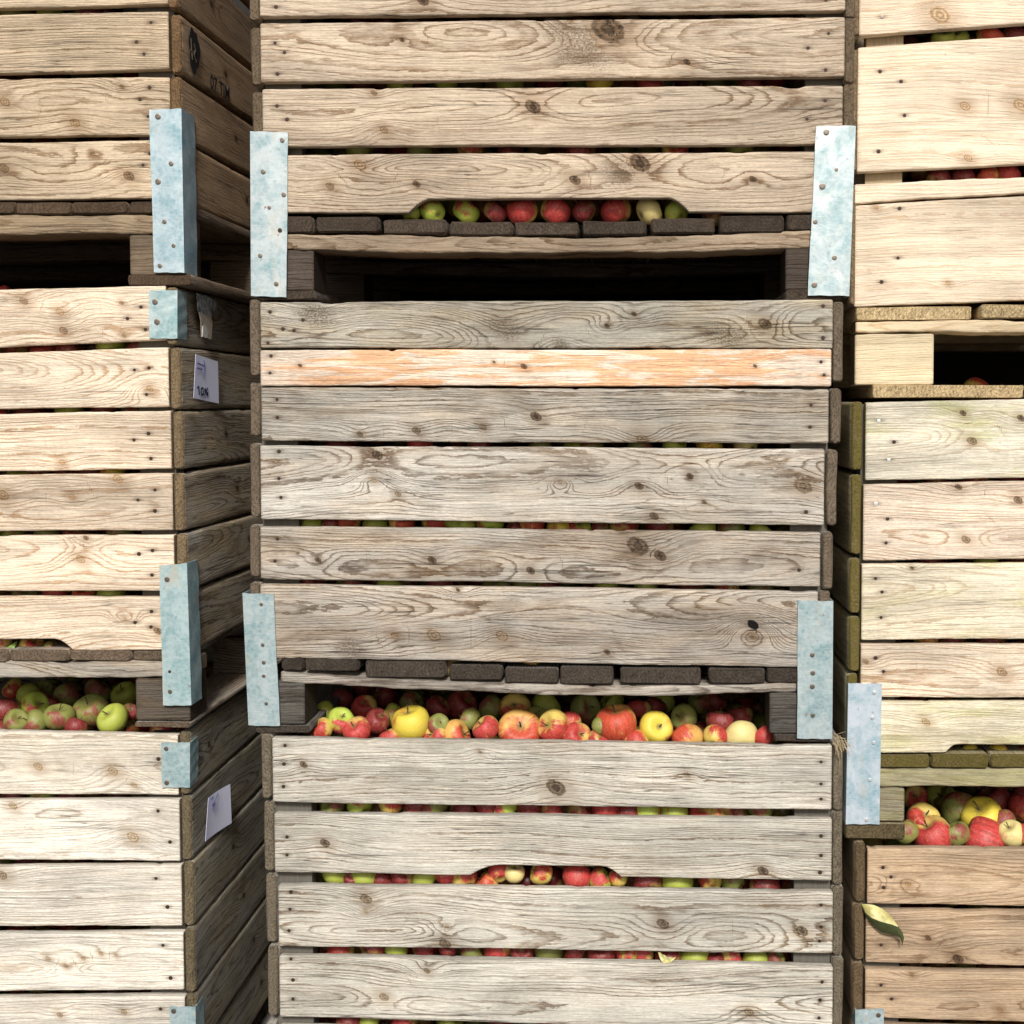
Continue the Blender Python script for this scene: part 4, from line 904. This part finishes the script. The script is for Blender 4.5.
strokes(LM, xs+.0045, [[(197, 363), (204, 366)], [(203.5, 360), (204.5, 366), (203, 376)], [(196.5, 368), (202, 369.5)]], .0035, MATS['pen_ink_faint'], 'faint_scribble', note)
xs = sidex(191.5, LB, 860)
q, vs, fs = side_quad(LB, xs, [(207.3, 798), (223.8, 784), (225.3, 823), (204.2, 841.5)], None, 'n', curl=.012)
note2 = mesh_obj('paper_note', vs, fs, MATS['note_paper']); to_world(note2, LB)
note2['label'] = 'curling lilac paper note with faint scribble on the left bottom crate'; note2['category'] = 'note'
strokes(LB, xs+.0075, [[(211, 800), (213, 797), (212, 806), (215, 803), (213, 812)], [(212, 810), (216, 797), (218, 793)]], .003, MATS['pen_ink_faint'], 'handwriting', note2)
xs = sidex(183.5, LM, 310)
vsl = [(195.5, 293), (199, 294.5), (204, 295), (215.5, 301.5), (215, 312), (211, 310.5), (210, 317), (200, 313), (196.5, 311)]
def side_poly(c, xs, pts, mat, name, parent, off=.002, th=.0008):
    p = [c.S(a, b, xs) for a, b in pts]; n = len(p)
    v = [(xs+off, y, z) for y, z in p]+[(xs+off+th, y, z) for y, z in p]
    f = [tuple(range(n))[::-1], tuple(range(n, 2*n))]+[(i, (i+1) % n, n+(i+1) % n, n+i) for i in range(n)]
    return mesh_obj(name, v, f, mat, parent)
torn = side_poly(LM, xs, vsl, MATS['torn_label_grey'], 'torn_label', None); to_world(torn, LM)
torn['label'] = 'torn grey and cream paper label on the left middle crate'; torn['category'] = 'label'
side_poly(LM, xs, [(197.5, 312), (201, 313.5), (210, 317.5), (211, 322), (210, 339.5), (200, 337), (199.5, 322)], MATS['torn_label_cream'], 'lower_scrap', torn, off=.0024)
side_poly(LM, xs, [(201, 326), (203.5, 325), (206, 332), (205.5, 338), (200.5, 336.5)], simple('label_white', (.8, .78, .74), .7), 'white_scrap', torn, off=.0034)
# stencil on the top left crate's side: an oval emblem and small characters
xs = sidex(181.5, LT, 60)
cy, cz = LT.S(193.5, 51, xs)
vs, fs = [], []; n = 28
for h in (0, .0006):
    for k in range(n):
        a = k/n*6.283; rr = 1+.10*math.sin(3*a+1)+.07*math.sin(7*a); vs.append((xs+.0015+h, cy+.030*rr*math.cos(a), cz+.044*rr*math.sin(a)))
fs = [tuple(range(n))[::-1], tuple(range(n, 2*n))]+[(i, (i+1) % n, n+(i+1) % n, n+i) for i in range(n)]
mesh_obj('stencilled_emblem', vs, fs, MATS['stencil_ink'], LT.e)
strokes(LT, xs+.0024, [[(191, 38), (191.5, 48), (192.5, 60)], [(194, 44), (195.5, 50), (194, 55), (196.5, 62)], [(190.5, 50), (193, 52)]], .004, MATS['brown_wood'] if False else simple('bare_wood_fleck', (.2, .15, .1), .8), 'emblem_gaps', LT.e)
def txt(c, s, xs, pxa, size, name, parent):
    cu = bpy.data.curves.new(name, 'FONT'); cu.body = s; cu.size = size; cu.extrude = .0003; cu.offset = .0006
    tmp = bpy.data.objects.new('tmp', cu); COL.objects.link(tmp)
    dg = bpy.context.evaluated_depsgraph_get(); me = bpy.data.meshes.new_from_object(tmp.evaluated_get(dg)); bpy.data.objects.remove(tmp)
    y, z = c.S(*pxa, xs)
    me.materials.clear(); me.materials.append(MATS['stencil_ink'])
    o = bpy.data.objects.new(name, me); COL.objects.link(o); o.parent = parent
    o.location = (xs+.0018, y, z); o.rotation_euler = (math.pi/2, 0, math.pi/2); return o
txt(LT, '07 TIM', xs, (209.5, 87.5), .042, 'stencilled_text', LT.e)
# fallen leaf on the right bottom crate
def leaf(name, p0, p1, wid, fold, mat, under, label, bend=.01):
    """a pointed leaf from p0 to p1, folded along its midrib; two blades"""
    p0, p1 = Vector(p0), Vector(p1); ax = p1-p0; up = Vector((0, -1, 0)); sd = ax.cross(up).normalized(); n = 14; obs = []
    for s, mt in ((-1, mat), (1, under)):
        vs, fs = [], []
        for h in (0, .0006):
            for i in range(n+1):
                f = i/n; w = wid*math.sin(math.pi*f**.85)**.8
                mid = p0+ax*f+up*(bend*math.sin(math.pi*f))+sd*(.010*math.sin(f*3.1))
                for j in range(4):
                    g = j/3; vs.append(mid+sd*s*w*g*(1 if s < 0 else .8)+up*(w*g*fold+.0015*math.sin(f*20+g*3)+h))
        k = 4*(n+1)
        for i in range(n):
            for j in range(3):
                a = i*4+j; fs.append((a, a+1, a+5, a+4)); fs.append((k+a, k+a+4, k+a+5, k+a+1))
        obs.append((vs, fs, mt))
    e = mesh_obj(name, *obs[0][:2], obs[0][2], smooth=True)
    mesh_obj('leaf_blade', *obs[1][:2], obs[1][2], e, smooth=True)
    e['label'] = label; e['category'] = 'leaf'; return e
def W3(c, px, py, d):
    x, z = c.P(px, py, d); return world(c, x, c.yf+d, z)
def px_strip(c, A, B, dep, mat, name, parent=None):
    vs, fs = [], []; n = len(A); m = 5
    for h in (0, .0007):
        for i in range(n):
            for j in range(m):
                g = j/(m-1); px = A[i][0]*(1-g)+B[i][0]*g; py = A[i][1]*(1-g)+B[i][1]*g
                d = dep[i][0]*(1-g)+dep[i][1]*g-.003*math.sin(g*3.14)-h; vs.append(W3(c, px, py, d))
    k = n*m
    for i in range(n-1):
        for j in range(m-1):
            a = i*m+j; fs.append((a, a+m, a+m+1, a+1)); fs.append((k+a, k+a+1, k+a+m+1, k+a+m))
    o = mesh_obj(name, vs, fs, mat, parent, smooth=True)
    return o
lf = px_strip(RB, [(861.5, 904), (867, 904), (874, 905), (882, 908.5), (889, 914), (894, 920), (898, 926)], [(862, 906), (866, 913), (872, 918), (879, 921), (886, 923), (892, 924.5), (898, 927)],
              [(.004, .002), (-.006, -.012), (-.008, -.022), (-.008, -.028), (-.010, -.030), (-.014, -.028), (-.024, -.026)], MATS['leaf_pale'], 'fallen_leaf')
px_strip(RB, [(862, 906), (866, 913), (872, 918), (879, 921), (886, 923), (892, 924.5), (898, 926), (902.5, 932), (904.2, 938), (902.5, 945)], [(862.5, 907), (865, 915), (870, 922), (876, 928), (882, 932.5), (888, 934), (895, 935), (899, 937), (901.5, 941), (901.8, 946)],
         [(.002, .002), (-.012, -.004), (-.022, -.008), (-.028, -.010), (-.030, -.012), (-.028, -.014), (-.026, -.020), (-.024, -.020), (-.022, -.020), (-.020, -.020)], MATS['leaf_dark'], 'dark_blade', lf)  # lower half of the leaf, in a darker colour
lf['label'] = 'curled yellow-green leaf hanging between planks of the brown bottom right crate'; lf['category'] = 'leaf'
leaf('fallen_leaf', W3(LM, -2, 652, .02), W3(LM, 17, 641, .03), .009, .3, MATS['leaf_green'], MATS['leaf_green'], 'small green leaf in the notch of the left middle crate', bend=.004)
leaf('fallen_leaf', W3(CB, 658, 952, .012), W3(CB, 676, 957, .008), .009, .3, MATS['leaf_pale'], MATS['leaf_pale'], 'small pale leaf in the slot below the third plank of the bottom middle crate', bend=.004)
# straw tuft wedged between the stacks
vs, fs = [], []; rs = random.Random(3)
for k in range(26):
    a = Vector(W3(CM, 832+rs.uniform(0, 10), 737+rs.uniform(-2, 8), -.004)); d = Vector((rs.uniform(-.008, .03), -rs.uniform(0, .012), rs.uniform(-.045, .012)))
    pts = [a, a+d*.5+Vector((rs.uniform(-.006, .006), -.004, rs.uniform(.0, .008))), a+d]
    for p, q_ in zip(pts, pts[1:]):
        o = len(vs); w = Vector((.0004, 0, .0005)); w2 = Vector((0, .0006, 0))
        vs += [p-w, p+w, p+w2, q_-w, q_+w, q_+w2]; fs += [(o, o+1, o+4, o+3), (o+1, o+2, o+5, o+4), (o+2, o, o+3, o+5)]
st = mesh_obj('straw_tuft', vs, fs, MATS['straw_dry']); st['label'] = 'wisp of dry straw stuck under the right steel bracket of the centre crate'; st['category'] = 'straw'
# ------------------------------------------------------------------ ground, added light-blocking wall behind
g_o = mesh_obj('yard_ground', [(-30, -30, 0), (30, -30, 0), (30, 30, 0), (-30, 30, 0)], [(0, 1, 2, 3)], MATS['concrete']); g_o['kind'] = 'structure'
def box(name, a, b, mat):
    vs = [(x, y, z) for x in (a[0], b[0]) for y in (a[1], b[1]) for z in (a[2], b[2])]
    return mesh_obj(name, vs, [(0, 1, 3, 2), (4, 6, 7, 5), (0, 4, 5, 1), (2, 3, 7, 6), (0, 2, 6, 4), (1, 5, 7, 3)], mat)
simple('light_block_dark', (.02, .018, .016), .9, 0, 5, .5)
bw = box('light_block_wall', (-6, 1.10, 0), (6, 1.4, 7.0), MATS['light_block_dark']); bw['kind'] = 'structure'  # made-up wall, added to keep sky light out of the gaps
# ------------------------------------------------------------------ light
w = bpy.data.worlds.new('World'); scene.world = w; w.use_nodes = True
nt = w.node_tree; nt.nodes.clear()
sky = nt.nodes.new('ShaderNodeTexSky'); sky.sky_type = 'NISHITA'; sky.sun_disc = False
SE, SA = math.radians(37), math.radians(6)     # elevation; azimuth to the right of straight behind the camera
sky.sun_elevation = SE; sky.sun_rotation = math.pi - SA; sky.air_density = 1.0; sky.dust_density = 3.0; sky.ozone_density = 1
bg = nt.nodes.new('ShaderNodeBackground'); bg.inputs[1].default_value = .05
ow = nt.nodes.new('ShaderNodeOutputWorld'); nt.links.new(sky.outputs[0], bg.inputs[0]); nt.links.new(bg.outputs[0], ow.inputs[0])
sl = bpy.data.lights.new('sun', 'SUN'); sl.energy = 2.0; sl.angle = math.radians(10); sl.color = (1, .97, .925)
so = bpy.data.objects.new('sun', sl); COL.objects.link(so)
dirv = Vector((math.sin(SA)*math.cos(SE), -math.cos(SA)*math.cos(SE), math.sin(SE)))
so.rotation_euler = dirv.to_track_quat('Z', 'Y').to_euler()
scene.view_settings.view_transform = 'Standard'; scene.view_settings.look = 'None'
scene.view_settings.exposure = 0.93; scene.view_settings.gamma = 1.0; scene.view_settings.use_curve_mapping = False
scene.render.engine = 'CYCLES'
